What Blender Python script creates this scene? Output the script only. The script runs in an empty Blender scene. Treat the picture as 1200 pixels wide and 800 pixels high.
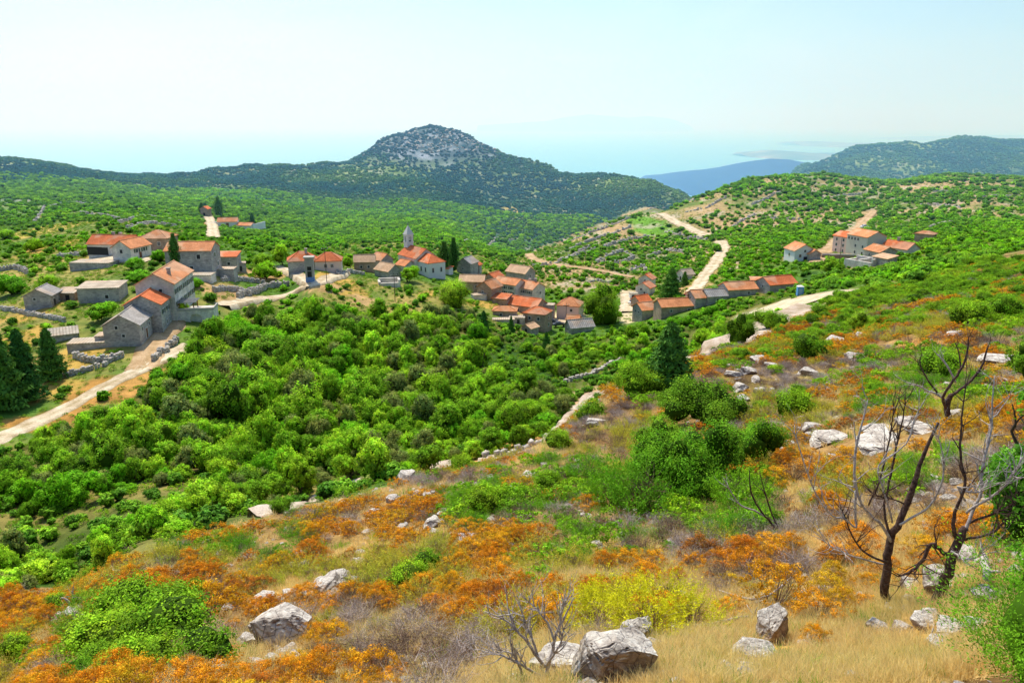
import bpy, math, random
import numpy as np
from mathutils import Vector, Matrix
R = math.radians
rng = np.random.default_rng(7)
random.seed(7)
scene = bpy.context.scene
COL = scene.collection
FPX = 900.0
TH = math.atan(255 / FPX)
CT, ST = math.cos(TH), math.sin(TH)
SEA = -300.0

def ray(px, row):
    a = (px - 600) / FPX; b = (400 - row) / FPX
    den = CT + b * ST
    return a / den, (ST - b * CT) / den          # u = x/y, t = -z/y

def project(x, y, z):
    f = y * CT - z * ST
    up = y * ST + z * CT
    f = np.maximum(f, 1e-3)
    return 600 + FPX * x / f, 400 - FPX * up / f

# ------------------------------------------------------------------ noise
def _hash(ix, iy, seed):
    h = (ix.astype(np.int64) * 374761393 + iy.astype(np.int64) * 668265263 + seed * 144665) & 0xffffffff
    h = ((h ^ (h >> 13)) * 1274126177) & 0xffffffff
    return ((h ^ (h >> 16)) & 0xffff) / 65535.0
def vnoise(x, y, seed=0):
    x = np.asarray(x, float); y = np.asarray(y, float)
    ix = np.floor(x); iy = np.floor(y); fx = x - ix; fy = y - iy
    fx = fx * fx * (3 - 2 * fx); fy = fy * fy * (3 - 2 * fy)
    a = _hash(ix, iy, seed); b = _hash(ix + 1, iy, seed); c = _hash(ix, iy + 1, seed); d = _hash(ix + 1, iy + 1, seed)
    return (a * (1 - fx) + b * fx) * (1 - fy) + (c * (1 - fx) + d * fx) * fy
def fbm(x, y, o=4, seed=0):
    s = 0; a = .5
    for i in range(o):
        s = s + a * (vnoise(x * 2 ** i, y * 2 ** i, seed + i) * 2 - 1); a *= .5
    return s

# ------------------------------------------------------------------ terrain
CP = []
def P(px, row, Y):
    u, t = ray(px, row); CP.append((u, math.log(Y), t))
def W(u, Y, z): CP.append((u, math.log(Y), -z / Y))
for u in (-1.3, -.6, 0, .6, 1.3):
    W(u, 1.5, -2.5); W(u, 3, -3.6 + .15 * u); W(u, 5.2, -5.1 + .1 * u)
# near slope
for p in [(600,800,9.5),(600,700,17),(600,620,26),(600,560,34),(640,521,46),
          (900,800,8.6),(1040,706,13.5),(1040,600,20),(1040,500,31),(1130,440,42),(1150,350,82),(1200,300,130),
          (1200,700,11.5),(1200,560,18),(1200,440,38),(1350,300,100),(1350,500,26),
          (980,400,78),(930,460,50),(850,500,42),(760,520,40),(900,430,61),(1080,385,65),
          (300,800,13.5),(300,730,20),(150,640,33),(340,590,41),(0,800,20),(0,700,30),(450,563,43),
          (450,660,25),(-150,700,33),(-150,800,22),
          (720,457,63),(830,413,85),(900,383,102),(970,348,125),(1060,330,120)]: P(*p)
# valley wood floor
for w in [(-.85,45,-30),(-.65,42,-30),(-.65,62,-36),(-.3,60,-34),(0,60,-29),(0,72,-34),(-.3,80,-40),(-.6,92,-38.5),(-.1,100,-42),
          (-.3,120,-42.5),(.15,90,-34),(.17,120,-40),(.3,125,-34),(0,150,-45),(.12,160,-47),(-.17,160,-43),(.25,150,-44)]: W(*w)
# village belt
for p in [(0,510,92),(200,415,127),(150,398,132),(340,345,182),(362,325,188),(60,440,118),(50,360,152),(0,330,190),
          (130,298,205),(230,316,180),(50,300,225),(490,315,232),(600,352,212),(635,388,188),(740,378,192),(790,366,182),
          (850,347,185),(910,338,190),(1000,302,232),(1080,282,270),(560,335,225),(690,345,230),(780,335,235),
          (620,305,300),(700,320,262),(850,300,272),(1150,300,185),(1190,275,260),(940,300,235),(420,310,235)]: P(*p)
for p in [(-150,330,180),(-150,480,95)]: P(*p)
# hills behind the village
for p in [(50,250,360),(250,272,300),(275,262,380),(140,262,290),(540,285,330),(400,272,430),(500,262,470),(300,240,560),
          (100,225,620),(0,215,700),(0,186,1100),(-150,180,1100),(75,196,1150),(150,207,1200),(225,203,1250),(300,196,1300),(400,188,1350),
          (200,225,800),(330,215,950),(450,166,1450),(480,156,1480),(505,151,1500),(535,156,1480),(560,165,1450),(600,185,1400),(430,178,1400),
          (400,240,800),(500,215,1000),(550,240,850),(610,262,720),(590,215,1150),(640,196,1350),(660,206,1320),(700,211,1300),(740,217,1250),(775,221,1200),(800,225,1150),(640,240,950),
          (680,262,720),(700,238,980),(500,190,1250)]: P(*p)
# right hand hill
for p in [(650,290,332),(700,270,362),(740,254,410),(780,250,415),(800,240,455),(835,227,500),(870,215,560),(960,205,660),(1100,208,710),(1200,215,760),(1350,215,760),
          (860,265,350),(760,290,320),(960,250,400),(1100,245,400),(1190,250,370),(1000,225,520),(1100,272,285),(1350,260,300)]: P(*p)
# hidden backs
for w in [(.03,480,-88),(.13,560,-95),(.2,620,-92),(.3,750,-90),(.45,950,-110),(.7,1050,-120),(.3,1150,-150),(.6,1500,-140),(.35,1500,-170),(.95,1400,-130),
          (-.65,1700,-140),(-.5,1700,-170),(-.35,1800,-170),(-.1,1850,-140),(.0,1800,-190),(.1,1750,-250),(.16,1600,-290),(.2,2300,-330),
          (-.65,2400,-330),(-.3,2500,-330),(0,2500,-330),(-.9,2400,-330)]: W(*w)
# right mountains
for p in [(940,208,2000),(980,182,2400),(930,204,2500),(960,192,2450),(1000,171,2500),(1040,166,2500),(1060,165,2500),(1090,170,2450),(1130,163,2500),(1165,168,2550),(1200,166,2600),(1350,160,2600),
          (1050,195,2050),(1150,190,2000),(1200,205,1800),(1000,200,2050)]: P(*p)
for w in [(.3,3300,-335),(.5,3600,-335),(.8,3600,-335),(1.2,3600,-335),(.2,3600,-335),(-.3,3600,-335),(-.9,3600,-335),(.33,2500,-290),(.28,2100,-310)]: W(*w)
CP = np.array(CP)
def _ker(r2): return .5 * r2 * np.log(r2 + 1e-12)
VS = .28                                          # weight of log distance against u
Qc = np.stack([CP[:, 0], CP[:, 1] * VS], 1)
n = len(Qc)
K = _ker(((Qc[:, None] - Qc[None]) ** 2).sum(-1)) + np.eye(n) * 2e-5
Pm = np.hstack([np.ones((n, 1)), Qc])
A = np.block([[K, Pm], [Pm.T, np.zeros((3, 3))]])
target = CP[:, 2] * np.exp(CP[:, 1] * 0)          # ratio
sol = np.linalg.solve(A, np.concatenate([target, np.zeros(3)]))
NU, NV = 620, 640
U0, U1 = -1.25, 1.25
V0, V1 = math.log(1.5), math.log(3600)
us = np.linspace(U0, U1, NU); vs = np.linspace(V0, V1, NV)
UU, VV = np.meshgrid(us, vs, indexing='ij')
qq = np.stack([UU.ravel(), VV.ravel() * VS], 1)
T = np.zeros(len(qq))
for s in range(0, len(qq), 20000):
    q = qq[s:s + 20000]
    T[s:s + 20000] = _ker(((q[:, None] - Qc[None]) ** 2).sum(-1)) @ sol[:n] + sol[n] + q @ sol[n + 1:]
T = T.reshape(NU, NV)
YY = np.exp(VV); XX = UU * YY
am = .0006 + .0012 * np.clip((YY - 250) / 900, 0, 1)
nz = fbm(UU * 9, VV * 9, 6, 3) * am * 2.2
rid = (1 - np.abs(fbm(UU * 14 + 9, VV * 7, 4, 31)) * 2.5) * .0075 * np.clip((YY - 500) / 700, 0, 1)
T = T - nz - rid + .0040 * np.clip((YY - 500) / 700, 0, 1)
# terraces on the right hand hill: broad low steps following the slope
ZZ = -T * YY
hillm = np.clip((YY - 230) / 60, 0, 1) * np.clip((800 - YY) / 150, 0, 1) * np.clip((UU - .02) / .1, 0, 1)
st = 2.2
zz = ZZ / st + fbm(XX / 60, YY / 60, 3, 8) * .6
ZZ = ZZ + hillm * .45 * (np.floor(zz) + np.clip((zz - np.floor(zz)) * 5 - 4, 0, 1) - zz + .5) * st * .5
Tg = -ZZ / YY

def _bil(G, u, v):
    fu = np.clip((u - U0) / (U1 - U0) * (NU - 1), 0, NU - 1.001); fv = np.clip((v - V0) / (V1 - V0) * (NV - 1), 0, NV - 1.001)
    iu = fu.astype(int); iv = fv.astype(int); a = fu - iu; b = fv - iv
    return (G[iu, iv] * (1 - a) + G[iu + 1, iv] * a) * (1 - b) + (G[iu, iv + 1] * (1 - a) + G[iu + 1, iv + 1] * a) * b
def H(x, y):
    x = np.atleast_1d(np.asarray(x, float)); y = np.maximum(np.atleast_1d(np.asarray(y, float)), 1.5)
    return -_bil(Tg, x / y, np.log(y)) * y
def h1(x, y): return float(H(x, y)[0])
def hit(px, row):
    """where the sight line through a point of the photograph meets the ground"""
    u, t = ray(px, row)
    prof = _bil(Tg, np.full(NV, u), vs)
    k = np.nonzero(prof <= t)[0]
    k = k[k > 0]
    if len(k) == 0: j = int(np.argmin(prof)); Y = math.exp(vs[j])
    else:
        j = k[0]; f = (prof[j - 1] - t) / max(prof[j - 1] - prof[j], 1e-9)
        Y = math.exp(vs[j - 1] + f * (vs[j] - vs[j - 1]))
    return np.array([u * Y, Y, h1(u * Y, Y)])
def shown(x, y, z, lift=0.):
    """True where nothing of the terrain hides the point"""
    u = x / y; v = np.log(y); r = -(z + lift) / y
    out = np.ones(len(u), bool)
    for k in range(1, 60):
        vv = v - k * .03
        out &= ~((_bil(Tg, u, vv) < r) & (vv > V0))
    return out

# ------------------------------------------------------------------ mesh helpers
def mesh(name, V, F, mats=(), C=None, mi=None, smooth=False):
    """V (n,3); F array (m,3|4) or list of polygons; C (n,3) point colours"""
    me = bpy.data.meshes.new(name)
    V = np.asarray(V, np.float32)
    if isinstance(F, np.ndarray):
        k = F.shape[1]; m = len(F)
        me.vertices.add(len(V)); me.vertices.foreach_set('co', V.ravel())
        me.loops.add(m * k); me.loops.foreach_set('vertex_index', F.astype(np.int32).ravel())
        me.polygons.add(m); me.polygons.foreach_set('loop_start', np.arange(0, m * k, k, dtype=np.int32))
        me.polygons.foreach_set('loop_total', np.full(m, k, np.int32))
    else:
        me.from_pydata([tuple(map(float, v)) for v in V], [], [tuple(f) for f in F])
    if mi is not None: me.polygons.foreach_set('material_index', np.asarray(mi, np.int32))
    if C is not None:
        at = me.attributes.new('Col', 'FLOAT_COLOR', 'POINT')
        c4 = np.ones((len(V), 4), np.float32); c4[:, :3] = C; at.data.foreach_set('color', c4.ravel())
    me.update(calc_edges=True)
    if smooth: me.polygons.foreach_set('use_smooth', np.ones(len(me.polygons), bool))
    for mt in mats: me.materials.append(mt)
    return me
def link(name, me, parent=None, loc=None, rot=None, sc=None):
    o = bpy.data.objects.new(name, me); COL.objects.link(o)
    if parent is not None: o.parent = parent
    if loc is not None: o.location = [float(c) for c in loc]
    if rot is not None: o.rotation_euler = rot
    if sc is not None: o.scale = (sc, sc, sc) if np.isscalar(sc) else sc
    return o
def tag(o, label=None, cat=None, group=None, kind=None):
    if label: o['label'] = label
    if cat: o['category'] = cat
    if group: o['group'] = group
    if kind: o['kind'] = kind
    return o
def empty(name, loc=(0, 0, 0), rz=0):
    o = bpy.data.objects.new(name, None); COL.objects.link(o)
    o.location = [float(c) for c in loc]; o.rotation_euler = (0, 0, rz); o.empty_display_size = .2
    return o
class MB:
    """collects polygons of one mesh"""
    def __init__(s): s.V = []; s.F = []
    def add(s, V, F):
        b = len(s.V); s.V += [tuple(map(float, v)) for v in V]; s.F += [tuple(i + b for i in f) for f in F]; return s
    def box(s, x0, x1, y0, y1, z0, z1):
        v = [(x0,y0,z0),(x1,y0,z0),(x1,y1,z0),(x0,y1,z0),(x0,y0,z1),(x1,y0,z1),(x1,y1,z1),(x0,y1,z1)]
        return s.add(v, [(0,3,2,1),(4,5,6,7),(0,1,5,4),(1,2,6,5),(2,3,7,6),(3,0,4,7)])
    def prism(s, base, z0, z1, top=None):
        n = len(base); top = top or base
        v = [(p[0], p[1], z0) for p in base] + [(p[0], p[1], z1) for p in top]
        return s.add(v, [tuple(range(n - 1, -1, -1)), tuple(range(n, 2 * n))] + [(i, (i + 1) % n, n + (i + 1) % n, n + i) for i in range(n)])
    def tube(s, pts, rad, k=6):
        pts = [Vector([float(c) for c in p]) for p in pts]; n = len(pts)
        if np.isscalar(rad): rad = [rad] * n
        V = []; up = Vector((.3, .2, 1)).normalized(); prev = None
        for i, p in enumerate(pts):
            d = (pts[min(i + 1, n - 1)] - pts[max(i - 1, 0)])
            d = d.normalized() if d.length > 1e-9 else Vector((0, 0, 1))
            a = prev if prev is not None else (Vector((1, 0, 0)) if abs(d.z) > .7 else up)
            a = (a - d * a.dot(d)).normalized(); b = d.cross(a); prev = a
            for j in range(k):
                t = 2 * math.pi * j / k; V.append(p + (a * math.cos(t) + b * math.sin(t)) * rad[i])
        F = [(i * k + j, i * k + (j + 1) % k, (i + 1) * k + (j + 1) % k, (i + 1) * k + j) for i in range(n - 1) for j in range(k)]
        F += [tuple(range(k - 1, -1, -1)), tuple((n - 1) * k + j for j in range(k))]
        return s.add(V, F)
    def build(s, name, mat, parent=None, **kw):
        return link(name, mesh(name, s.V, s.F, [mat] if mat else [], smooth=kw.pop('smooth', False)), parent, **kw)
    def me(s, name, mat, smooth=False): return mesh(name, s.V, s.F, [mat], smooth=smooth)

# ------------------------------------------------------------------ material helpers
def mat_new(name):
    m = bpy.data.materials.new(name); m.use_nodes = True
    nt = m.node_tree; nt.nodes.clear(); return m, nt
def N(nt, t, **kw):
    n = nt.nodes.new(t)
    for k, v in kw.items():
        if k.startswith('i_'):
            key = k[2:]; key = int(key) if key.isdigit() else key.replace('_', ' ')
            n.inputs[key].default_value = v
        else: setattr(n, k, v)
    return n
def L(nt, a, b): nt.links.new(a, b)
def ramp(nt, fac, stops, interp='LINEAR'):
    n = N(nt, 'ShaderNodeValToRGB'); n.color_ramp.interpolation = interp
    e = n.color_ramp.elements
    while len(e) < len(stops): e.new(.5)
    for k, (p, c) in enumerate(stops): e[k].position = p; e[k].color = (*c, 1) if len(c) == 3 else c
    if fac is not None: L(nt, fac, n.inputs[0])
    return n.outputs[0]
def mix(nt, fac, a, b, mode='MIX'):
    n = N(nt, 'ShaderNodeMix', data_type='RGBA', blend_type=mode)
    for s, v in ((0, fac), (6, a), (7, b)):
        if isinstance(v, bpy.types.NodeSocket): L(nt, v, n.inputs[s])
        elif s == 0: n.inputs[0].default_value = v
        else: n.inputs[s].default_value = (*v, 1)
    return n.outputs[2]
def mth(nt, op, a, b=None, clamp=False):
    n = N(nt, 'ShaderNodeMath', operation=op, use_clamp=clamp)
    for s, v in ((0, a), (1, b)):
        if v is None: continue
        if isinstance(v, bpy.types.NodeSocket): L(nt, v, n.inputs[s])
        else: n.inputs[s].default_value = v
    return n.outputs[0]
def noise(nt, scale, detail=4, rough=.55, coord=None, dist=0):
    n = N(nt, 'ShaderNodeTexNoise', i_Scale=scale, i_Detail=detail, i_Roughness=rough, i_Distortion=dist)
    if coord is not None: L(nt, coord, n.inputs['Vector'])
    return n.outputs[0]
def finish(nt, col, rough=.9, bump=None, bstr=.5, bdist=.05, spec=.15, trans=None):
    p = N(nt, 'ShaderNodeBsdfPrincipled'); o = N(nt, 'ShaderNodeOutputMaterial')
    if isinstance(col, bpy.types.NodeSocket): L(nt, col, p.inputs['Base Color'])
    else: p.inputs['Base Color'].default_value = (*col, 1)
    p.inputs['Roughness'].default_value = rough; p.inputs['Specular IOR Level'].default_value = spec
    if bump is not None:
        b = N(nt, 'ShaderNodeBump', i_Strength=bstr, i_Distance=bdist); L(nt, bump, b.inputs['Height']); L(nt, b.outputs[0], p.inputs['Normal'])
    sh = p.outputs[0]
    if trans:
        tr = N(nt, 'ShaderNodeBsdfTranslucent')
        if isinstance(col, bpy.types.NodeSocket): L(nt, col, tr.inputs[0])
        else: tr.inputs[0].default_value = (*col, 1)
        ms = N(nt, 'ShaderNodeMixShader', i_0=trans); L(nt, sh, ms.inputs[1]); L(nt, tr.outputs[0], ms.inputs[2]); sh = ms.outputs[0]
    L(nt, sh, o.inputs[0])
def foliage(name, stops, patch=.5, trans=.3, rough=.7, pscale=.06, gain=2.0):
    """leaf material: the stops run over the plants of a kind, the colour attribute gives light and dark clumps"""
    m, nt = mat_new(name)
    oi = N(nt, 'ShaderNodeObjectInfo')
    pn = noise(nt, pscale, 2, .5, oi.outputs['Location'])
    stops = [(p_, tuple(min(.95, q_ * gain) for q_ in c_)) for p_, c_ in stops]
    f = mth(nt, 'ADD', mth(nt, 'MULTIPLY', oi.outputs['Random'], 1 - patch), mth(nt, 'MULTIPLY', mth(nt, 'SUBTRACT', mth(nt, 'MULTIPLY', pn, 3.0), 1.0, True), patch))
    c = ramp(nt, f, stops)
    at = N(nt, 'ShaderNodeAttribute', attribute_name='Col')
    c = mix(nt, 1, c, at.outputs['Color'], 'MULTIPLY')
    finish(nt, c, rough, spec=.08, trans=trans)
    return m
def plain(name, col, var=.25, scale=3, rough=.85, bump=.3, bdist=.03, coord='Object', spec=.2):
    m, nt = mat_new(name)
    tc = N(nt, 'ShaderNodeTexCoord')
    nn = noise(nt, scale, 6, .6, tc.outputs[coord])
    c = mix(nt, nn, tuple(x * (1 - var) for x in col), tuple(min(1, x * (1 + var)) for x in col))
    finish(nt, c, rough, nn, bump, bdist, spec=spec)
    return m
# ------------------------------------------------------------------ camera, sun, sky
cam = bpy.data.objects.new('camera', bpy.data.cameras.new('camera')); COL.objects.link(cam)
cam.data.sensor_width = 36; cam.data.lens = 36 * FPX / 1200
cam.data.clip_start = .1; cam.data.clip_end = 200000
cam.location = (0, 0, 0); cam.rotation_euler = (math.pi / 2 - TH, 0, 0)
scene.camera = cam
scene.view_settings.view_transform = 'Standard'; scene.view_settings.look = 'None'
scene.view_settings.exposure = 0; scene.view_settings.gamma = 1
SAZ = math.atan2(-.45, .89); SEL = R(57)
sd = Vector((math.sin(SAZ) * math.cos(SEL), math.cos(SAZ) * math.cos(SEL), math.sin(SEL)))
sun = bpy.data.objects.new('sun', bpy.data.lights.new('sun', 'SUN')); COL.objects.link(sun)
sun.data.energy = 5.0; sun.data.angle = R(.53); sun.data.color = (1, .94, .80)
sun.rotation_euler = sd.to_track_quat('Z', 'Y').to_euler()
w = bpy.data.worlds.new("World"); scene.world = w; w.use_nodes = True
nt = w.node_tree; nt.nodes.clear()
sky = N(nt, 'ShaderNodeTexSky'); sky.sky_type = 'NISHITA'; sky.sun_disc = False
sky.sun_elevation = SEL; sky.sun_rotation = SAZ; sky.altitude = 300
sky.air_density = 1.0; sky.dust_density = 2.2; sky.ozone_density = 1.6
bg = N(nt, 'ShaderNodeBackground', i_Strength=.15); wo = N(nt, 'ShaderNodeOutputWorld')
wt = N(nt, 'ShaderNodeTexCoord'); wm = N(nt, 'ShaderNodeMapping'); wm.inputs['Scale'].default_value = (1, 1, 4); L(nt, wt.outputs['Generated'], wm.inputs[0])
wn = noise(nt, 2.2, 6, .6, wm.outputs[0], .6)
L(nt, mix(nt, 1, sky.outputs[0], ramp(nt, wn, [(.4, (.88, 1.06, 1.18)), (.7, (1.02, 1.14, 1.2))]), 'MULTIPLY'), bg.inputs[0]); L(nt, bg.outputs[0], wo.inputs[0])
scene.cycles.use_denoising = True
scene.cycles.max_bounces = 5; scene.cycles.diffuse_bounces = 3; scene.cycles.transmission_bounces = 4
scene.cycles.volume_bounces = 1; scene.cycles.transparent_max_bounces = 8
scene.cycles.sample_clamp_indirect = 4
scene.cycles.use_adaptive_sampling = True

# haze: a thin layer of real scattering air over land and sea
m, nt = mat_new('haze_air')
vo = N(nt, 'ShaderNodeVolumeScatter', i_Density=.00026, i_Anisotropy=.35)
vo.inputs['Color'].default_value = (.30, .62, 1, 1)
o = N(nt, 'ShaderNodeOutputMaterial'); L(nt, vo.outputs[0], o.inputs['Volume'])
hz = MB().box(-60000, 60000, 240, 70000, -420, 700).build('haze', m); tag(hz, 'pale summer haze lying over the hills and the sea', 'haze', kind='structure')

# ------------------------------------------------------------------ ground colours
PX, PR = project(XX, YY, ZZ)
jx = fbm(XX / np.maximum(YY, 1) * 30, VV * 30, 4, 77) * 26; jr = fbm(XX / np.maximum(YY, 1) * 30 + 50, VV * 30, 4, 78) * 16
def inpoly(px, py, poly):
    px = np.asarray(px); r = np.zeros(px.shape, bool); n = len(poly)
    for i in range(n):
        x0, y0 = poly[i]; x1, y1 = poly[(i + 1) % n]
        if y0 == y1: continue
        c = ((y0 > py) != (y1 > py)) & (px < (x1 - x0) * (py - y0) / (y1 - y0) + x0)
        r ^= c
    return r
NEAR = [(-400,760),(-100,705),(0,700),(90,682),(200,640),(330,598),(400,585),(540,545),(640,517),(725,452),(830,410),(905,380),(985,348),(1080,332),(1140,310),(1200,290),(1700,230),(2600,2600),(-1600,2600)]
def zone_near(px, pr, Y): return inpoly(px, pr, NEAR) & (Y < 170)
def zone_wood(x, y):
    u = x / y
    lo = np.interp(u, [-1.2, -.6, -.3, 0, .13, .27, .4, .43], [23, 25, 37, 45, 60, 86, 120, 400])
    hi = np.interp(u, [-1.2, -.75, -.55, -.43, -.33, -.2, -.05, .05, .12, .2, .3, .45], [80, 84, 99, 134, 162, 165, 182, 182, 178, 172, 176, 215])
    return (y > lo) & (y < hi)
def hexc(h): return np.array([(int(h[i:i + 2], 16) / 255) ** 2.2 for i in (0, 2, 4)])
C = np.zeros((NU, NV, 3))
n1 = fbm(XX / 3, YY / 3, 4, 11)[..., None] * .5 + .5; n2 = fbm(XX / 25, YY / 25, 4, 12)[..., None] * .5 + .5
n3 = fbm(XX / 120, YY / 120, 5, 13)[..., None] * .5 + .5
lerp = lambda a, b, t: a * (1 - t) + b * t
sm = lambda x, a, b: np.clip((x - a) / (b - a), 0, 1)
near = zone_near(PX + jx * .4, PR + jr * .4, YY); wood = zone_wood(XX + 0, YY + jr * .3)
c_near = lerp(hexc('6a5034'), hexc('bc9860'), sm(n1, .35, .8)); c_near = lerp(c_near, hexc('5c7a2a'), sm(n2, .55, .8) * .5)
c_wood = lerp(hexc('3a5c1e'), hexc('8a8048'), sm(n2, .35, .7))
c_vill = lerp(hexc('587e30'), hexc('b09a5c'), sm(n2, .42, .75)); c_vill = lerp(c_vill, hexc('4c7228'), sm(n1, .45, .75) * .8)
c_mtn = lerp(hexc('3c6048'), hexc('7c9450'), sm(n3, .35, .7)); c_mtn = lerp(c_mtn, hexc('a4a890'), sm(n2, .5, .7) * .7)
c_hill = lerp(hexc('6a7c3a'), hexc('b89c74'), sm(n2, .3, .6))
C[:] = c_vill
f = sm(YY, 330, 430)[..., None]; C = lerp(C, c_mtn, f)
def on_hill(px, pr, u, y): return (u > .0) & (y > 235) & (y < 900) & (px > 632 + (290 - pr) * 2.5)
hill = on_hill(PX + jx * .4, PR, UU, YY)[..., None]; C = np.where(hill, c_hill, C)
C = np.where(wood[..., None], c_wood, C); C = np.where(near[..., None], c_near, C)
# golden dry grass and bare patches, placed in the world from points of the photograph
def patch(px, row, wx, wy, col, amt=1.):
    c = hit(px, row); sx = wx * c[1] / FPX
    sy = min(abs(hit(px, row - wy)[1] - hit(px, row + wy)[1]) / 2 + .01, sx * 3.5)
    d = ((XX - c[0]) / sx) ** 2 + ((YY - c[1]) / sy) ** 2 + fbm(XX / sx * 2, YY / sx * 2, 4, 21) * 1.1
    global C
    C = lerp(C, hexc(col) * (.8 + .4 * n1), (np.clip(1.3 - d, 0, .5) * 2)[..., None] * amt)
GOLD, TAN, PALE, LAWN = 'bd9c50', 'b8986a', 'd0c0a0', '5c8a2c'
for a in [(60,268,40,6,'b8a455'),(230,262,20,4,GOLD),(30,455,60,22,GOLD),(120,460,45,22,'b98a4a'),(60,495,50,12,'b98a4a'),(195,440,20,14,'b98a4a'),(90,420,40,14,GOLD),(20,400,30,14,GOLD),
          (40,365,35,8,GOLD),(60,290,30,6,GOLD),(160,450,26,14,'bb8f50'),(270,345,36,12,TAN),(300,322,30,8,TAN),(150,300,40,6,PALE),(410,340,22,8,GOLD),(425,352,16,6,TAN),(400,330,30,8,GOLD),
          (380,335,20,8,TAN),(500,345,8,5,GOLD),(515,378,10,10,TAN),(575,358,25,5,GOLD),(610,370,22,8,TAN),(660,372,30,8,PALE),(735,372,10,10,PALE),(925,358,46,8,'e0d6c0'),(740,350,14,14,PALE),
          (985,285,18,20,TAN),(970,305,20,8,TAN),(1010,268,26,4,PALE),(1015,258,12,8,TAN),(835,318,8,10,TAN),(1140,282,10,8,TAN),
          (560,530,70,12,'cf9f62'),(620,520,40,8,'cf9f62'),(700,470,30,8,'bfa07c'),(720,355,40,8,LAWN),(760,262,22,14,'6c9c30'),(800,340,30,6,TAN),(600,250,14,10,'b8a868'),(520,285,20,10,'a09858'),
          (640,690,60,10,'caa25c'),(880,760,200,40,'dcae58'),(1050,740,110,40,'dcae58'),(720,790,120,20,'d6a856'),(350,690,60,18,'cfaa6a'),(240,780,80,20,'cfaa6a'),(420,650,50,12,'cfaa6a'),
          (1090,400,60,6,'cf9a50'),(1170,365,20,6,'cf9a50')]: patch(*a)
rockm = sm(fbm(XX / 18 + 7, YY / 18, 4, 55), .0, .25)[..., None]
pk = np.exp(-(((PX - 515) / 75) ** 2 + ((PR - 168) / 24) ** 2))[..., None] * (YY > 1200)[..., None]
pk = np.clip(pk * 1.6, 0, 1); C = lerp(C, hexc('4a5c66'), pk); C = lerp(C, hexc('98a2b4'), pk * rockm)  # haze blue painted over the summit ground, paler where rock shows
C = lerp(C, hexc('b8b09c'), hill * sm(fbm(XX / 9, YY / 9, 3, 60), .18, .3)[..., None] * .7)

m, nt = mat_new('ground')
at = N(nt, 'ShaderNodeAttribute', attribute_name='Col'); geo = N(nt, 'ShaderNodeNewGeometry')
fine = noise(nt, 6, 8, .7, geo.outputs['Position']); mid = noise(nt, .35, 7, .65, geo.outputs['Position'])
c = mix(nt, 1, at.outputs['Color'], ramp(nt, fine, [(.3, (.55, .5, .45)), (.5, (.95, .95, .95)), (.7, (1.35, 1.3, 1.2))]), 'MULTIPLY')
c = mix(nt, 1, c, ramp(nt, mid, [(.35, (.7, .72, .65)), (.6, (1.2, 1.18, 1.15))]), 'MULTIPLY')
finish(nt, c, .95, fine, .8, .06)
idx = np.arange(NU * NV).reshape(NU, NV)
F = np.stack([idx[:-1, :-1].ravel(), idx[1:, :-1].ravel(), idx[1:, 1:].ravel(), idx[:-1, 1:].ravel()], 1)
ground = link('ground', mesh('ground', np.stack([XX.ravel(), YY.ravel(), ZZ.ravel()], 1), F, [m], C=C.reshape(-1, 3), smooth=True))
tag(ground, kind='structure')

# ------------------------------------------------------------------ sea and far coasts
m, nt = mat_new('sea_water')
geo = N(nt, 'ShaderNodeNewGeometry'); nn = noise(nt, .004, 5, .6, geo.outputs['Position'])
finish(nt, mix(nt, nn, (.07, .36, .50), (.10, .44, .58)), .35, nn, .1, 1, spec=.5)
sea = MB().add([(-90000, -4000, SEA), (90000, -4000, SEA), (90000, 90000, SEA), (-90000, 90000, SEA)], [(0, 1, 2, 3)]).build('sea', m)
tag(sea, kind='structure')
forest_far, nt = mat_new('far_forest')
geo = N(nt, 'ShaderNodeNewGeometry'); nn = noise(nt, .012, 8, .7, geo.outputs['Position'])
finish(nt, ramp(nt, nn, [(.35, (.002, .04, .22)), (.55, (.006, .06, .28)), (.75, (.04, .09, .16))]), .95)  # deep blue carries painted distance haze over the forest
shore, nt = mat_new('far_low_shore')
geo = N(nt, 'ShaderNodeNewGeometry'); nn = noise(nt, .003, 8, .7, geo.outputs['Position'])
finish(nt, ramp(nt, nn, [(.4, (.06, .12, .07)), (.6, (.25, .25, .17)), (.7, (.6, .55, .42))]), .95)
def coast(name, crest, Y, depth, mat, kx=1.0, seed=0, label=None):
    """a hill or island standing in the sea: crest = (px,row) profile at distance Y"""
    px = np.linspace(crest[0][0], crest[-1][0], 260)
    row = np.interp(px, [c[0] for c in crest], [c[1] for c in crest])
    V = []; K = 24
    for i, (p, r_) in enumerate(zip(px, row)):
        u, t = ray(p, r_); zc = -t * Y
        end = min(1, min(i, 259 - i) / 25)
        for k in range(K + 1):
            s = k / K * 2 - 1
            y = Y + s * depth * (.35 + .65 * end)
            hgt = max(zc - SEA, 0) * (1 - abs(s) ** 1.5)
            z = SEA - 6 + hgt + 6 * (abs(s) < .99)
            z += float(fbm(np.array([u * Y / (depth * .25)]), np.array([y / (depth * .25)]), 4, seed)[0]) * hgt * .35 * abs(s)
            V.append((u * Y, y, z))
    ii = np.arange(260 * (K + 1)).reshape(260, K + 1)
    F = np.stack([ii[:-1, :-1].ravel(), ii[1:, :-1].ravel(), ii[1:, 1:].ravel(), ii[:-1, 1:].ravel()], 1)
    o = link(name, mesh(name, np.array(V), F, [mat], smooth=True)); tag(o, label, kind='structure')
coast('hills', [(752, 216), (775, 208), (800, 203), (830, 199), (850, 196), (880, 190), (905, 186), (925, 187), (940, 190), (1000, 200), (1050, 215)], 4000, 700, forest_far, seed=4)
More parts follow.
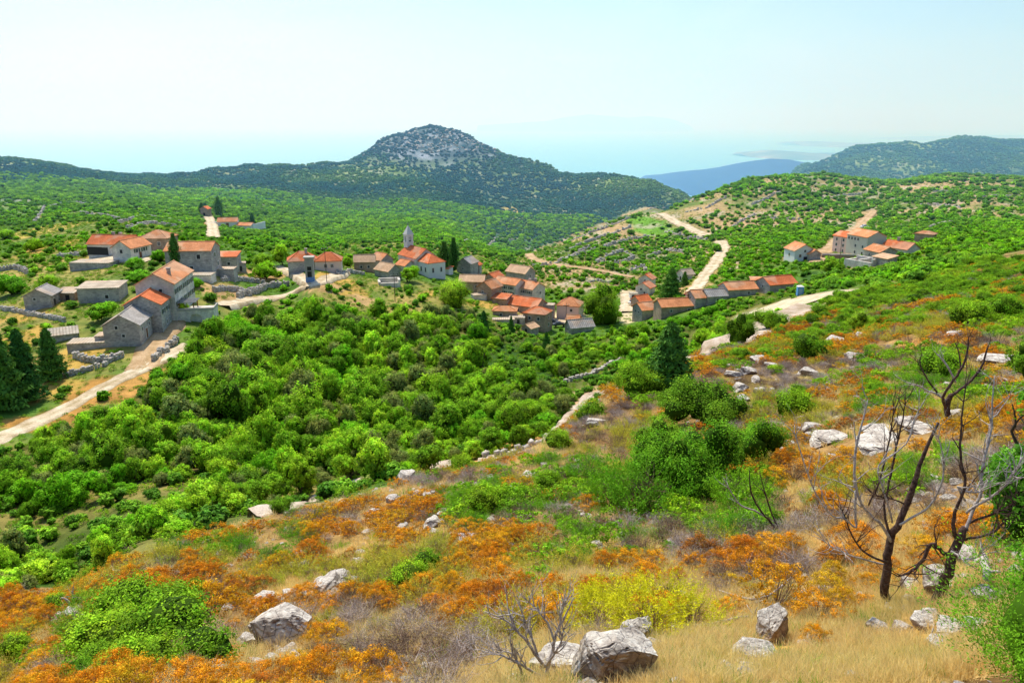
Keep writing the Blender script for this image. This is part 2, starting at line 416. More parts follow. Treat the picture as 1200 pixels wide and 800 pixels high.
coast('peninsula', [(868, 181), (885, 178.5), (905, 176), (930, 177.5), (960, 180), (1000, 184), (1100, 184)], 7600, 900, shore, seed=5)
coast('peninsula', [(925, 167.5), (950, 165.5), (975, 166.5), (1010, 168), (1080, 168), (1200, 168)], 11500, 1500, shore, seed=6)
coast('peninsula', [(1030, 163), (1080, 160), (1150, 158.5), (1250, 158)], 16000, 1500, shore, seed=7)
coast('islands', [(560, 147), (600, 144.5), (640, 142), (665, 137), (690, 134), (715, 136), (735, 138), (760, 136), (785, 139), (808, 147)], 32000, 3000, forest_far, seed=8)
# ------------------------------------------------------------------ plant shapes
def leafquads(Pn, Nn, size, aspect, r, dirn=None):
    n = len(Pn); Nn = Nn / (np.linalg.norm(Nn, axis=1, keepdims=True) + 1e-9)
    a = r.normal(size=(n, 3)) if dirn is None else dirn
    a = a - Nn * (a * Nn).sum(1, keepdims=True); a /= np.linalg.norm(a, axis=1, keepdims=True) + 1e-9
    b = np.cross(Nn, a); s = np.asarray(size).reshape(-1, 1) * np.ones((n, 1))
    V = np.stack([Pn - a * s, Pn + b * s * aspect, Pn + a * s, Pn - b * s * aspect], 1).reshape(-1, 3)
    return V, np.arange(4 * n).reshape(n, 4)
def uvs(n, r):
    v = r.normal(size=(n, 3)); return v / np.linalg.norm(v, axis=1, keepdims=True)
def blob(rad, r, seed, lo=10):
    """low dark core so that a crown is not see-through"""
    V = []; 
    for i in range(lo // 2 + 1):
        for j in range(lo):
            th = math.pi * i / (lo // 2); ph = 2 * math.pi * j / lo
            V.append((math.sin(th) * math.cos(ph), math.sin(th) * math.sin(ph), math.cos(th)))
    V = np.array(V) * (1 + .25 * r.normal(size=(len(V), 1)) * .6) * rad
    ii = np.arange(len(V)).reshape(lo // 2 + 1, lo)
    F = np.stack([ii[:-1, :].ravel(), ii[1:, :].ravel(), np.roll(ii, -1, 1)[1:, :].ravel(), np.roll(ii, -1, 1)[:-1, :].ravel()], 1)
    return V, F
def join(parts):
    Vs = []; Fs = []; Cs = []; Ms = []; b = 0
    for V, F, Cc, mi in parts:
        Vs.append(V); Fs.append(F + b); Cs.append(np.broadcast_to(Cc, V.shape)); Ms.append(np.full(len(F), mi)); b += len(V)
    return np.vstack(Vs), np.vstack(Fs), np.vstack(Cs), np.concatenate(Ms)
def crown(seed, lobes, clumps, per, leaf, R0=(1, 1, .8), lobe=(.35, .6), spread=.55, csize=.2, aspect=.6, core=.62, lean=.0):
    """crown around the origin, about radius 1: lobes > clumps > leaves"""
    r = np.random.default_rng(seed); R0 = np.array(R0)
    lc = uvs(lobes, r) * r.uniform(.3, 1, (lobes, 1)) ** .6 * spread * R0; lc[:, 2] *= .8; lr = r.uniform(*lobe, lobes)
    lc[0] = 0; lr[0] = lobe[1]
    parts = []
    for c_, q in zip(lc, lr):
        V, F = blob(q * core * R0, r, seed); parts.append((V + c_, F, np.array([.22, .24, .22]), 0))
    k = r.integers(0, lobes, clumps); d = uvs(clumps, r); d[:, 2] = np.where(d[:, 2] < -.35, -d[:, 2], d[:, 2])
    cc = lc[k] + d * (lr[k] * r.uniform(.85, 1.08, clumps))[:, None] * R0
    tone = r.uniform(.5, 1.5, clumps) * (.78 + .42 * np.clip(cc[:, 2] / R0[2], -1, 1))  # brighter towards the crown top: light from above put into the tone
    warm = r.uniform(-.12, .12, clumps)
    kk = np.repeat(np.arange(clumps), per); n = len(kk)
    off = uvs(n, r) * (r.uniform(0, 1, (n, 1)) ** .5) * csize * r.uniform(.6, 1.3, clumps)[kk][:, None]
    p = cc[kk] + off
    nn = d[kk] * .9 + off / csize * .6 + r.normal(size=(n, 3)) * .55 + np.array([0, 0, .35])
    V, F = leafquads(p, nn, leaf * r.uniform(.6, 1.3, n), aspect, r)
    t = tone[kk] * r.uniform(.8, 1.2, n)
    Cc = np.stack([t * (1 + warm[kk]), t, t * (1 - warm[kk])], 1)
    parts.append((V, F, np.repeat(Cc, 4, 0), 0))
    return join(parts)
def place_mesh(name, parts, mats):
    V, F, Cc, mi = parts
    return mesh(name, V, F, mats, C=Cc, mi=mi)

def branchy(mb, p, d, ln, rad, depth, r, spread=.7, k=5, up=.25, seg=4):
    pts = [p]; q = Vector(p); d = Vector(d).normalized()
    for i in range(seg):
        d = (d + Vector(r.normal(size=3)) * .13 + Vector((0, 0, up * .15))).normalized(); q = q + d * ln / seg; pts.append(tuple(q))
    mb.tube(pts, [rad * (1 - .55 * i / seg) for i in range(seg + 1)], k)
    if depth > 0:
        for j in range(3 if depth > 1 else 2):
            s = pts[-1] if j == 0 else pts[int(r.integers(1, seg + 1))]
            nd = (d + Vector(r.normal(size=3)) * spread + Vector((0, 0, up))).normalized()
            branchy(mb, s, nd, ln * r.uniform(.55, .8), rad * .5, depth - 1, r, spread, max(3, k - 1), up, seg)
def twigs(seed, n, hgt, rad, w, flat=.5, fine=3, mi=1, col=(1, 1, 1)):
    """brush of thin stems rising from the root, as narrow flat strips"""
    r = np.random.default_rng(seed)
    V = []; Cc = []
    P0 = []; P1 = []; W0 = []
    for i in range(n):
        a = r.uniform(0, 6.28); q = r.uniform(.05, 1) ** .6
        s = np.array([math.cos(a), math.sin(a), 0]) * rad * .15 * q
        e = np.array([math.cos(a) * q * rad, math.sin(a) * q * rad, hgt * (1 - flat * q * q)]) * r.uniform(.75, 1.05)
        m_ = s * .4 + e * .6 + r.normal(size=3) * .06 * rad + np.array([0, 0, .06 * hgt])
        m_[2] *= .85
        P0 += [s, m_]; P1 += [m_, e]; W0 += [w, w * .6]
        for j in range(fine):
            b = m_ + (e - m_) * r.uniform(0, .9); f = b + (e - m_) * .35 + r.normal(size=3) * .22 * rad * np.array([1, 1, .6])
            P0.append(b); P1.append(f); W0.append(w * .4)
    P0 = np.array(P0); P1 = np.array(P1); W0 = np.array(W0)[:, None]
    d = P1 - P0; sd_ = np.cross(d, r.normal(size=d.shape)); sd_ /= np.linalg.norm(sd_, axis=1, keepdims=True) + 1e-9
    V = np.stack([P0 - sd_ * W0, P0 + sd_ * W0, P1 + sd_ * W0 * .5, P1 - sd_ * W0 * .5], 1).reshape(-1, 3)
    t = r.uniform(.5, 1.4, len(P0)); Cc = np.repeat(np.stack([t * col[0], t * col[1], t * col[2]], 1), 4, 0)
    return V, np.arange(len(V)).reshape(-1, 4), Cc, mi
def cushion(seed, clumps, per, leaf, top=.75, rad=.5, hgt=.55, cs=.09, aspect=.5, stems=70, tw=.006):
    """low domed shrub: bare brown stems below, knobbly leaf heads on the outside"""
    r = np.random.default_rng(seed)
    a = r.uniform(0, 6.283, clumps); q = np.sqrt(r.uniform(0, 1, clumps)); 
    lobn = 1 + .22 * np.sin(a * 3 + seed) + .12 * np.sin(a * 5 + 2 * seed)
    h = np.sqrt(np.clip(1 - q ** 2 * .9, 0, 1)) * r.uniform(.72, 1.05, clumps)
    cc = np.stack([np.cos(a) * q * rad * lobn, np.sin(a) * q * rad * lobn, h * hgt], 1)
    d = cc / np.array([rad, rad, hgt]) + np.array([0, 0, .2]); d /= np.linalg.norm(d, axis=1, keepdims=True)
    kk = np.repeat(np.arange(clumps), per); n = len(kk)
    cr = r.uniform(.6, 1.3, clumps) * cs
    o_ = uvs(n, r); p = cc[kk] + o_ * cr[kk][:, None] * np.array([1, 1, .6]) * r.uniform(.5, 1, (n, 1))
    nn = o_ * .8 + d[kk] * .5 + r.normal(size=(n, 3)) * .4
    V, F = leafquads(p, nn, leaf * r.uniform(.6, 1.4, n), aspect, r)
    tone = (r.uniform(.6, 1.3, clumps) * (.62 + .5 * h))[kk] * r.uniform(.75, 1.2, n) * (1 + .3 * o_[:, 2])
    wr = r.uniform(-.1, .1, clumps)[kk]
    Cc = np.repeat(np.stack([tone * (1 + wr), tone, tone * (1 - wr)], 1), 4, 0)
    tV, tF, tC, _ = twigs(seed + 1, stems, hgt * .9, rad * .9, tw)
    return join([(V, F, Cc, 0), (tV, tF, tC, 1)])
def wispy(seed, n, hgt, rad, leaf, aspect=.16, up=.9, core=True, groups=40):
    """upright feathery shrub: narrow leaves along many rising shoots"""
    r = np.random.default_rng(seed); parts = []
    per = max(4, n // groups)
    a = r.uniform(0, 6.283, groups); q = np.sqrt(r.uniform(0, 1, groups))
    base = np.stack([np.cos(a) * q * rad * .55, np.sin(a) * q * rad * .55, np.zeros(groups)], 1)
    dr = np.stack([np.cos(a) * q * .8, np.sin(a) * q * .8, np.full(groups, up)], 1) + r.normal(size=(groups, 3)) * .14
    ln = hgt * r.uniform(.7, 1.1, groups) * (1 - .35 * q ** 2)
    kk = np.repeat(np.arange(groups), per); s = r.uniform(.15, 1, len(kk)) ** .8
    p = base[kk] + dr[kk] * (s * ln[kk])[:, None] + r.normal(size=(len(kk), 3)) * (.055 * rad * (1.6 - s))[:, None] * np.array([1, 1, .6])
    dd = dr[kk] * .8 + r.normal(size=(len(kk), 3)) * .45
    nn = r.normal(size=(len(kk), 3)) + np.array([0, 0, .3])
    V, F = leafquads(p, nn, leaf * r.uniform(.6, 1.3, len(kk)), aspect, r, dd)
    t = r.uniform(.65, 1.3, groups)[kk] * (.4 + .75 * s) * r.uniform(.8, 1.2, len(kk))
    Cc = np.repeat(np.stack([t, t, t], 1), 4, 0)
    parts.append((V, F, Cc, 0)); parts.append(twigs(seed + 5, max(12, groups // 2), hgt * .7, rad * .7, .006 * hgt / .6))
    return join(parts)
def conifer(seed, n, hgt, rad, leaf, slim=False):
    r = np.random.default_rng(seed)
    s = r.uniform(0.02, 1, n) ** (.75 if not slim else 1)
    s = 1 - s if not slim else s
    s = np.clip(s, .02, .99)
    prof = (np.sin(np.clip(s * 1.15, 0, 1) * math.pi * .98) ** .6 * .85 + .1) if slim else (1 - s) ** .75 * (.82 + .18 * np.sin(s * 38))
    a = r.uniform(0, 6.283, n); lob = 1 + .16 * np.sin(a * 5 + s * 9 + seed) + .1 * np.sin(a * 9 - s * 21)
    q = rad * prof * lob * r.uniform(.62, 1.08, n) ** (.7)
    p = np.stack([np.cos(a) * q, np.sin(a) * q, s * hgt * .95 + .05 * hgt], 1)
    o_ = np.stack([np.cos(a), np.sin(a), np.full(n, .35)], 1) + r.normal(size=(n, 3)) * .5
    dd = np.stack([np.cos(a) * .5, np.sin(a) * .5, np.full(n, 1. if slim else .1)], 1)
    V, F = leafquads(p, o_, leaf * r.uniform(.6, 1.3, n), .4, r, dd)
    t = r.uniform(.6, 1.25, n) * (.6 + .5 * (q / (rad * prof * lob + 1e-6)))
    parts = [(V, F, np.repeat(np.stack([t, t, t], 1), 4, 0), 0)]
    k = 12; hh = np.linspace(.06, .97, 10)
    pr = (np.sin(np.clip(hh * 1.15, 0, 1) * math.pi * .98) ** .6 * .85 + .1) if slim else (1 - hh) ** .75 * .85
    Vc = np.array([(math.cos(6.283 * j / k) * rad * pv * .66, math.sin(6.283 * j / k) * rad * pv * .66, h_ * hgt) for h_, pv in zip(hh, pr) for j in range(k)])
    ii = np.arange(len(Vc)).reshape(10, k); jj = np.roll(ii, -1, 1)
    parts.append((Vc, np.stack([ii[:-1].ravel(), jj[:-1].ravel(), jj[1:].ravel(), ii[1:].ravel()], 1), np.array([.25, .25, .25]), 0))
    return join(parts)
GNB_ = None
def spread_pts(parts, mats, name): return place_mesh(name, parts, mats)

# ------------------------------------------------------------------ plant materials
bark = plain('bark', (.075, .055, .042), .5, 9, .9, .6)
twig_brown = foliage('dry_twigs', [(0, (.13, .085, .06)), (1, (.24, .17, .13))], trans=0, gain=1.5)
twig_grey = foliage('grey_twigs', [(0, (.28, .22, .2)), (1, (.42, .36, .33))], trans=0, gain=1.4)
G_dark = foliage('leaf_dark_green', [(0, (.045, .10, .006)), (.35, (.10, .19, .008)), (.7, (.17, .28, .012)), (1, (.24, .33, .02))], .45, gain=2.6)
G_bright = foliage('leaf_bright_green', [(0, (.10, .28, .010)), (.5, (.16, .38, .010)), (1, (.28, .46, .014))], .5, gain=1.6)
G_hill = foliage('leaf_hill_bush', [(0, (.035, .10, .010)), (.4, (.07, .16, .012)), (.75, (.13, .24, .014)), (1, (.22, .36, .016))], .4, gain=2.5)
G_mtn = foliage('leaf_far_scrub', [(0, (.008, .045, .06)), (.35, (.020, .08, .065)), (.6, (.045, .11, .04)), (1, (.11, .18, .03))], .7, 0, .9, .005, 2.5)  # blue end of the ramp is distance haze put into the leaf colour
G_peak = foliage('leaf_summit_scrub', [(0, (.010, .045, .075)), (1, (.03, .085, .09))], .7, 0, .9, .005, 2.0)  # bluer version for the summit, haze painted into the leaves
G_shrub = foliage('leaf_green_shrub', [(0, (.08, .18, .008)), (.5, (.15, .29, .010)), (1, (.26, .38, .014))], .5, pscale=.3, gain=1.75)
G_near = foliage('leaf_near_evergreen', [(0, (.06, .18, .010)), (.5, (.10, .24, .010)), (1, (.15, .30, .012))], .5, pscale=.3, gain=1.8)
G_orange = foliage('leaf_orange', [(0, (.24, .13, .04)), (.18, (.46, .16, .012)), (.42, (.58, .26, .012)), (.7, (.60, .34, .014)), (1, (.46, .37, .02))], .55, pscale=.35, gain=1.3)
G_yellow = foliage('leaf_yellow_green', [(0, (.30, .36, .012)), (.5, (.44, .42, .012)), (1, (.26, .38, .014))], .5, pscale=.3, gain=1.7)
G_greyg = foliage('leaf_grey_green', [(0, (.11, .16, .035)), (.5, (.17, .21, .05)), (1, (.22, .24, .05))], .5, gain=1.7)
G_olive = foliage('leaf_olive_brown', [(0, (.22, .25, .02)), (.5, (.32, .28, .03)), (1, (.16, .26, .02))], .5, pscale=.3)
G_conifer = foliage('leaf_conifer', [(0, (.025, .08, .014)), (1, (.06, .14, .018))], .3, .15)
G_dry = foliage('dry_grass', [(0, (.80, .56, .20)), (.5, (.92, .72, .34)), (1, (.78, .64, .22))], .5, .35, pscale=.5, gain=1.05)

# ------------------------------------------------------------------ plant prototypes (mesh data only)
def trunk_mesh(seed, hgt, rad, depth=2):
    r = np.random.default_rng(seed); mb = MB()
    branchy(mb, (0, 0, -.4), (0, 0, 1), hgt, rad, depth, r, .6, 7, .35)
    return mb.me('trunk', bark, True)
def shift(parts, sc, dz):
    V, F, Cc, mi = parts; return V * sc + np.array([0, 0, dz]), F, Cc, mi
TREE = []
for i in range(7):
    h_ = [.75, .95, .7, .85, .9, .72, 1.05][i]
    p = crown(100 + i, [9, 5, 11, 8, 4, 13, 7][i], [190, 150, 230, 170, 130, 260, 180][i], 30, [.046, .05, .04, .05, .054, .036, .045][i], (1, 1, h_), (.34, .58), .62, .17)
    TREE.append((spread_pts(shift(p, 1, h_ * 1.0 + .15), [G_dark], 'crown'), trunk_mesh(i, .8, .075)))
TREEB = [(m_[0].copy(), m_[1]) for m_ in TREE[:4]]
for a_, _ in TREEB: a_.materials[0] = G_bright
TREEM = [(m_[0].copy(), m_[1]) for m_ in TREE[:4]]
for a_, _ in TREEM: a_.materials[0] = G_shrub
TREEG = [(m_[0].copy(), m_[1]) for m_ in TREE[2:6]]
for a_, _ in TREEG: a_.materials[0] = G_greyg
def low(seed, cl, per, leaf, hz_, mats, lobes=5, lb=(.4, .62), sp=.5):
    return spread_pts(shift(crown(seed, lobes, cl, per, leaf, (1, 1, hz_), lb, sp, .22, .7, .7), 1, hz_ * .62), mats, 'shrub')
BUSH = [low(200 + i, 70, 10, .11, [.7, .85, .6, .75][i], [G_hill]) for i in range(4)]
BUSHB = [low(210 + i, 70, 10, .11, [.7, .85, .6][i], [G_bright]) for i in range(3)]
FARB = [low(220 + i, 26, 5, .24, .62, [G_mtn], 3) for i in range(3)]
PEAKB = [m_.copy() for m_ in FARB]
for a_ in PEAKB: a_.materials[0] = G_peak
GNB = [low(240 + i, 260, 44, .023, [1.0, .9][i], [G_near], 12, (.24, .5), .78) for i in range(2)]
NBD = [low(250 + i, 300, 44, .023, [1.0, .85, .95][i], [G_dark], 14, (.22, .5), .8) for i in range(3)]
GSH = [low(230 + i, 170, 34, .028, [.75, .65, .85][i], [G_shrub], 7) for i in range(3)]
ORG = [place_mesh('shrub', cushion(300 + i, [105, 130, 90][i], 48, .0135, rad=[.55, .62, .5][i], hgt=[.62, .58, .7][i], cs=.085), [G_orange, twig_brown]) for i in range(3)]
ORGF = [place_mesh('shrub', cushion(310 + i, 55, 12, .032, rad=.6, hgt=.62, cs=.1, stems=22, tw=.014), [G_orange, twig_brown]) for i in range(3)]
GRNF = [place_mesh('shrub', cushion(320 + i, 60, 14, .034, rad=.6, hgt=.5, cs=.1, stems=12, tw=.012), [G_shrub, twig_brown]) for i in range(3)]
YEL = [place_mesh('shrub', wispy(330 + i, 9000, .85, .6, .019, .36, groups=170), [G_yellow, twig_brown]) for i in range(2)]
OLV = [place_mesh('shrub', wispy(340 + i, 3600, .7, .55, .024, .26, groups=110), [G_olive, twig_brown]) for i in range(3)]
WSP = [place_mesh('shrub', wispy(350 + i, 6000, .8, .6, .024, .3, groups=150), [G_near, twig_brown]) for i in range(2)]
BRN = [place_mesh('shrub', join([twigs(360 + i, 80, .5, .55, .006, fine=6, mi=0)]), [[twig_brown, twig_grey][i % 2]]) for i in range(4)]
def tuft(seed, n, hgt, rad, w_):
    r = np.random.default_rng(seed); a = r.uniform(0, 6.283, n); q = np.sqrt(r.uniform(0, 1, n)) * rad
    b = np.stack([np.cos(a) * q, np.sin(a) * q, np.full(n, -.02)], 1)
    lean = np.stack([np.cos(a), np.sin(a), np.zeros(n)], 1) * r.uniform(.1, .8, (n, 1)) + r.normal(size=(n, 3)) * .25 + np.array([.25, -.1, 0])
    h_ = hgt * r.uniform(.5, 1.1, n)[:, None]
    m_ = b + np.array([0, 0, 1]) * h_ * .6 + lean * h_ * .25; e = b + np.array([0, 0, 1]) * h_ * .85 + lean * h_ * .75
    s = np.stack([-np.sin(a + 1), np.cos(a + 1), np.zeros(n)], 1) * w_
    V = np.stack([b - s, b + s, m_ + s * .8, m_ - s * .8, e - s * .1, e + s * .1], 1).reshape(-1, 3)
    k = np.arange(n)[:, None] * 6
    F = np.vstack([k + np.array([0, 1, 2, 3]), k + np.array([3, 2, 5, 4])])
    t = np.repeat(r.uniform(.7, 1.25, n), 6); 
    return V, F, np.stack([t, t, t], 1), 0
GRS = [place_mesh('tuft', join([tuft(400 + i, 90, [.2, .14, .24, .17][i], .16, .0035)]), [G_dry]) for i in range(4)]
GRSG = [place_mesh('tuft', join([tuft(410 + i, 60, .22, .18, .005)]), [G_shrub]) for i in range(2)]
CONE = [(place_mesh('crown', shift(conifer(500 + i, 4200, 1, [.3, .26, .34][i], .03), 1, .0), [G_conifer]), None) for i in range(3)]
CYP = [(place_mesh('crown', shift(conifer(510 + i, 3000, 1, [.13, .15][i], .02, True), 1, 0), [G_conifer]), None) for i in range(2)]
TRK = trunk_mesh(77, .5, .02, 0)

# ------------------------------------------------------------------ stuff scattered by geometry nodes (one object for each kind of ground cover)
def stuff(name, pts, scl, metas, label, cat):
    col = bpy.data.collections.new(name + '_shapes')
    for k, me in enumerate(metas):
        col.objects.link(bpy.data.objects.new(name + '_shape', me))
    n = len(pts); me = bpy.data.meshes.new(name)
    me.vertices.add(n); me.vertices.foreach_set('co', np.asarray(pts, np.float32).ravel())
    a = me.attributes.new('scl', 'FLOAT_VECTOR', 'POINT'); a.data.foreach_set('vector', np.asarray(scl, np.float32).ravel())
    rt = np.zeros((n, 3), np.float32); rt[:, 2] = rng.uniform(0, 6.283, n); rt[:, :2] = rng.normal(size=(n, 2)) * .09
    a = me.attributes.new('rot', 'FLOAT_VECTOR', 'POINT'); a.data.foreach_set('vector', rt.ravel())
    a = me.attributes.new('pick', 'INT', 'POINT'); a.data.foreach_set('value', rng.integers(0, len(metas), n).astype(np.int32))
    me.update(); o = link(name, me)
    g = bpy.data.node_groups.new(name, 'GeometryNodeTree')
    g.interface.new_socket('Geometry', in_out='INPUT', socket_type='NodeSocketGeometry')
    g.interface.new_socket('Geometry', in_out='OUTPUT', socket_type='NodeSocketGeometry')
    gi = g.nodes.new('NodeGroupInput'); go = g.nodes.new('NodeGroupOutput')
    ip = g.nodes.new('GeometryNodeInstanceOnPoints'); ci = g.nodes.new('GeometryNodeCollectionInfo')
    ci.inputs['Collection'].default_value = col; ci.inputs['Separate Children'].default_value = True; ci.inputs['Reset Children'].default_value = True
    def attr(nm, t):
        x = g.nodes.new('GeometryNodeInputNamedAttribute'); x.data_type = t; x.inputs['Name'].default_value = nm
        return x.outputs['Attribute']
    ip.inputs['Pick Instance'].default_value = True
    g.links.new(gi.outputs[0], ip.inputs['Points']); g.links.new(ci.outputs[0], ip.inputs['Instance'])
    g.links.new(attr('pick', 'INT'), ip.inputs['Instance Index'])
    er = g.nodes.new('FunctionNodeEulerToRotation'); g.links.new(attr('rot', 'FLOAT_VECTOR'), er.inputs[0]); g.links.new(er.outputs[0], ip.inputs['Rotation'])
    g.links.new(attr('scl', 'FLOAT_VECTOR'), ip.inputs['Scale'])
    g.links.new(ip.outputs[0], go.inputs[0])
    md = o.modifiers.new('scatter', 'NODES'); md.node_group = g
    tag(o, label, cat, kind='stuff')
    return o
# ------------------------------------------------------------------ keep-clear register
CLR = []                                           # circles x, y, r
def clear(x, y, r): CLR.append((x, y, r))

# ------------------------------------------------------------------ roads
def gravel(name, col, sc=1.):
    m, nt = mat_new(name); geo = N(nt, 'ShaderNodeNewGeometry'); at = N(nt, 'ShaderNodeAttribute', attribute_name='Col')
    fine = noise(nt, 5 * sc, 8, .75, geo.outputs['Position']); big = noise(nt, .35, 5, .65, geo.outputs['Position'])
    c = mix(nt, 1, col, ramp(nt, fine, [(.3, (.5, .48, .44)), (.5, (.92, .92, .92)), (.7, (1.2, 1.2, 1.2))]), 'MULTIPLY')
    c = mix(nt, 1, c, ramp(nt, big, [(.35, (.72, .66, .56)), (.6, (1.1, 1.1, 1.1))]), 'MULTIPLY')
    c = mix(nt, ramp(nt, big, [(.3, (1, 1, 1)), (.62, (.35, .35, .35))]), c, mix(nt, 1, c, at.outputs['Color'], 'MULTIPLY'))
    finish(nt, c, .95, fine, .7, .06); return m
m_road = gravel('pale_gravel', (.72, .62, .47)); m_dirt = gravel('tan_dirt', (.60, .43, .26)); m_path = gravel('stony_path', (.60, .50, .42), 1.6)
ROADP = []
def road(name, pix, width, mat, wvar=.2, seed=0, lift=.05, pts=None, front=0):
    q = [hit(*p) for p in pix] if pts is None else pts
    q = np.array(q)[:, :2]
    d = np.r_[0, np.cumsum(np.hypot(*np.diff(q, axis=0).T))]
    n = max(8, int(d[-1] / (width * .35)))
    s = np.linspace(0, d[-1], n)
    x = np.interp(s, d, q[:, 0]); y = np.interp(s, d, q[:, 1])
    for _ in range(int(2 + len(q) * .6)):
        x[1:-1] = (x[:-2] + 2 * x[1:-1] + x[2:]) / 4; y[1:-1] = (y[:-2] + 2 * y[1:-1] + y[2:]) / 4
    tx = np.gradient(x); ty = np.gradient(y); l = np.hypot(tx, ty) + 1e-9; nx, ny = -ty / l, tx / l
    K = 9; V = []
    wl = width / 2 * (1 + wvar * 2 * fbm(s / width, s * 0 + seed, 3, seed)); wr = width / 2 * (1 + wvar * 2 * fbm(s / width, s * 0 + seed + 9, 3, seed))
    for k in range(K):
        f = k / (K - 1) * 2 - 1
        o = np.where(f < 0, f * wl, f * wr); X = x + nx * o; Y = y + ny * o
        V.append(np.stack([X, Y, H(X, Y) + lift + .0009 * Y - .12 * (abs(f) > .99)], 1))
    V = np.array(V); zc = V[2:-2, :, 2].max(0) - (99 if width > 5.5 else 0); V[1:-1, :, 2] = np.maximum(V[1:-1, :, 2], zc - .04 * width)
    RC = np.array([(.55, .5, .36), (.8, .76, .66), (1.05, 1.03, 1), (.98, .95, .9), (.78, .76, .62), (.98, .95, .9), (1.05, 1.03, 1), (.8, .76, .66), (.55, .5, .36)])
    ii = np.arange(K * n).reshape(K, n)
    F = np.stack([ii[:-1, :-1].ravel(), ii[:-1, 1:].ravel(), ii[1:, 1:].ravel(), ii[1:, :-1].ravel()], 1)
    o = link(name, mesh(name, V.reshape(-1, 3), F, [mat], C=np.repeat(RC, n, 0), smooth=True)); tag(o, kind='structure')
    for X, Y in zip(x[::2], y[::2]):
        ROADP.append((X, Y, width * .5))
        for q_ in range(1, front + 1): ROADP.append((X * (1 - q_ * 1.6 / Y), Y - q_ * 1.6, width * .5))
    return o
road('road', [(-60, 545), (0, 511), (60, 486), (120, 455), (165, 433), (207, 412), (222, 404)], 3.6, m_road, seed=1)
road('road', [(262, 360), (300, 351), (335, 345), (372, 334), (395, 324), (405, 320)], 3.8, m_road, seed=2)
road('road', [(366, 336), (352, 325), (337, 318), (322, 313)], 3.4, m_road, seed=3)
road('drive', [(167, 434), (174, 418), (186, 398), (197, 386), (206, 374)], 4.6, m_dirt, seed=4)
road('road', [(251, 279), (249, 266), (246, 258), (243, 252)], 4.6, m_road, seed=5)
road('road', [(619, 298), (625, 304), (640, 309), (668, 313), (700, 317), (742, 325)], 3.4, m_dirt, seed=6)
road('road', [(774, 251), (790, 260), (808, 268), (829, 277)], 5.2, m_road, seed=7)
road('road', [(844, 283), (849, 291), (842, 302), (836, 312), (829, 320), (822, 330), (812, 344)], 4.4, m_road, seed=8)
road('road', [(1024, 247), (1014, 258), (1004, 268), (990, 274), (978, 286), (966, 297), (958, 308)], 4.6, m_dirt, seed=9)
road('path', [(300, 606), (335, 597), (375, 580), (412, 567), (470, 554), (540, 543)], 2.3, m_path, .3, seed=10, front=1)
road('path', [(560, 540), (600, 532), (640, 520), (665, 492), (690, 463), (720, 456), (740, 440)], 1.9, m_path, .35, seed=11, front=1)
road('path', [(790, 432), (808, 424), (835, 411), (862, 403), (888, 387), (925, 371), (950, 361)], 5.2, m_path, .15, seed=12, front=2)
road('parking', [(888, 364), (905, 361), (935, 355), (973, 349)], 12.5, m_road, .15, seed=13, lift=.16, front=2)
road('yard', [(737, 343), (738, 355), (737, 366)], 5, m_road, seed=14)
road('yard', [(640, 374), (652, 377), (672, 380), (690, 376)], 5, m_road, seed=15)
road('yard', [(108, 303), (135, 304), (165, 306), (178, 305)], 6, m_road, seed=16)

# ------------------------------------------------------------------ building materials
def stone_mat(name, a, b, mortar, sc=2.2):
    m, nt = mat_new(name); tc = N(nt, 'ShaderNodeTexCoord')
    mp = N(nt, 'ShaderNodeMapping'); mp.inputs['Scale'].default_value = (1, 1, 1.8); L(nt, tc.outputs['Object'], mp.inputs[0])
    vo = N(nt, 'ShaderNodeTexVoronoi', i_Scale=sc); L(nt, mp.outputs[0], vo.inputs['Vector'])
    ve = N(nt, 'ShaderNodeTexVoronoi', feature='DISTANCE_TO_EDGE', i_Scale=sc); L(nt, mp.outputs[0], ve.inputs['Vector'])
    bw = N(nt, 'ShaderNodeSeparateColor'); L(nt, vo.outputs['Color'], bw.inputs[0])
    c = mix(nt, bw.outputs[0], a, b)
    c = mix(nt, ramp(nt, ve.outputs[0], [(0, (1, 1, 1)), (.08, (0, 0, 0))]), c, mortar)
    big = noise(nt, .5, 5, .6, tc.outputs['Object'])
    c = mix(nt, 1, c, ramp(nt, big, [(.3, (.68, .68, .7)), (.65, (1.2, 1.17, 1.12))]), 'MULTIPLY')
    finish(nt, c, .92, ve.outputs[0], .5, .05); return m
S_grey = stone_mat('grey_stone', (.30, .28, .27), (.52, .48, .45), (.44, .41, .38))
S_pale = stone_mat('pale_stone', (.58, .54, .50), (.78, .73, .67), (.70, .65, .60))
S_brown = stone_mat('brown_stone', (.34, .24, .18), (.52, .38, .29), (.44, .34, .26))
S_white = plain('white_plaster', (.74, .73, .72), .10, .8, .85, .1)
S_pink = plain('pinkish_plaster', (.74, .58, .50), .15, .7, .85, .15)
S_grn = plain('pale_grey_green_plaster', (.56, .56, .48), .15, .7, .85, .15)
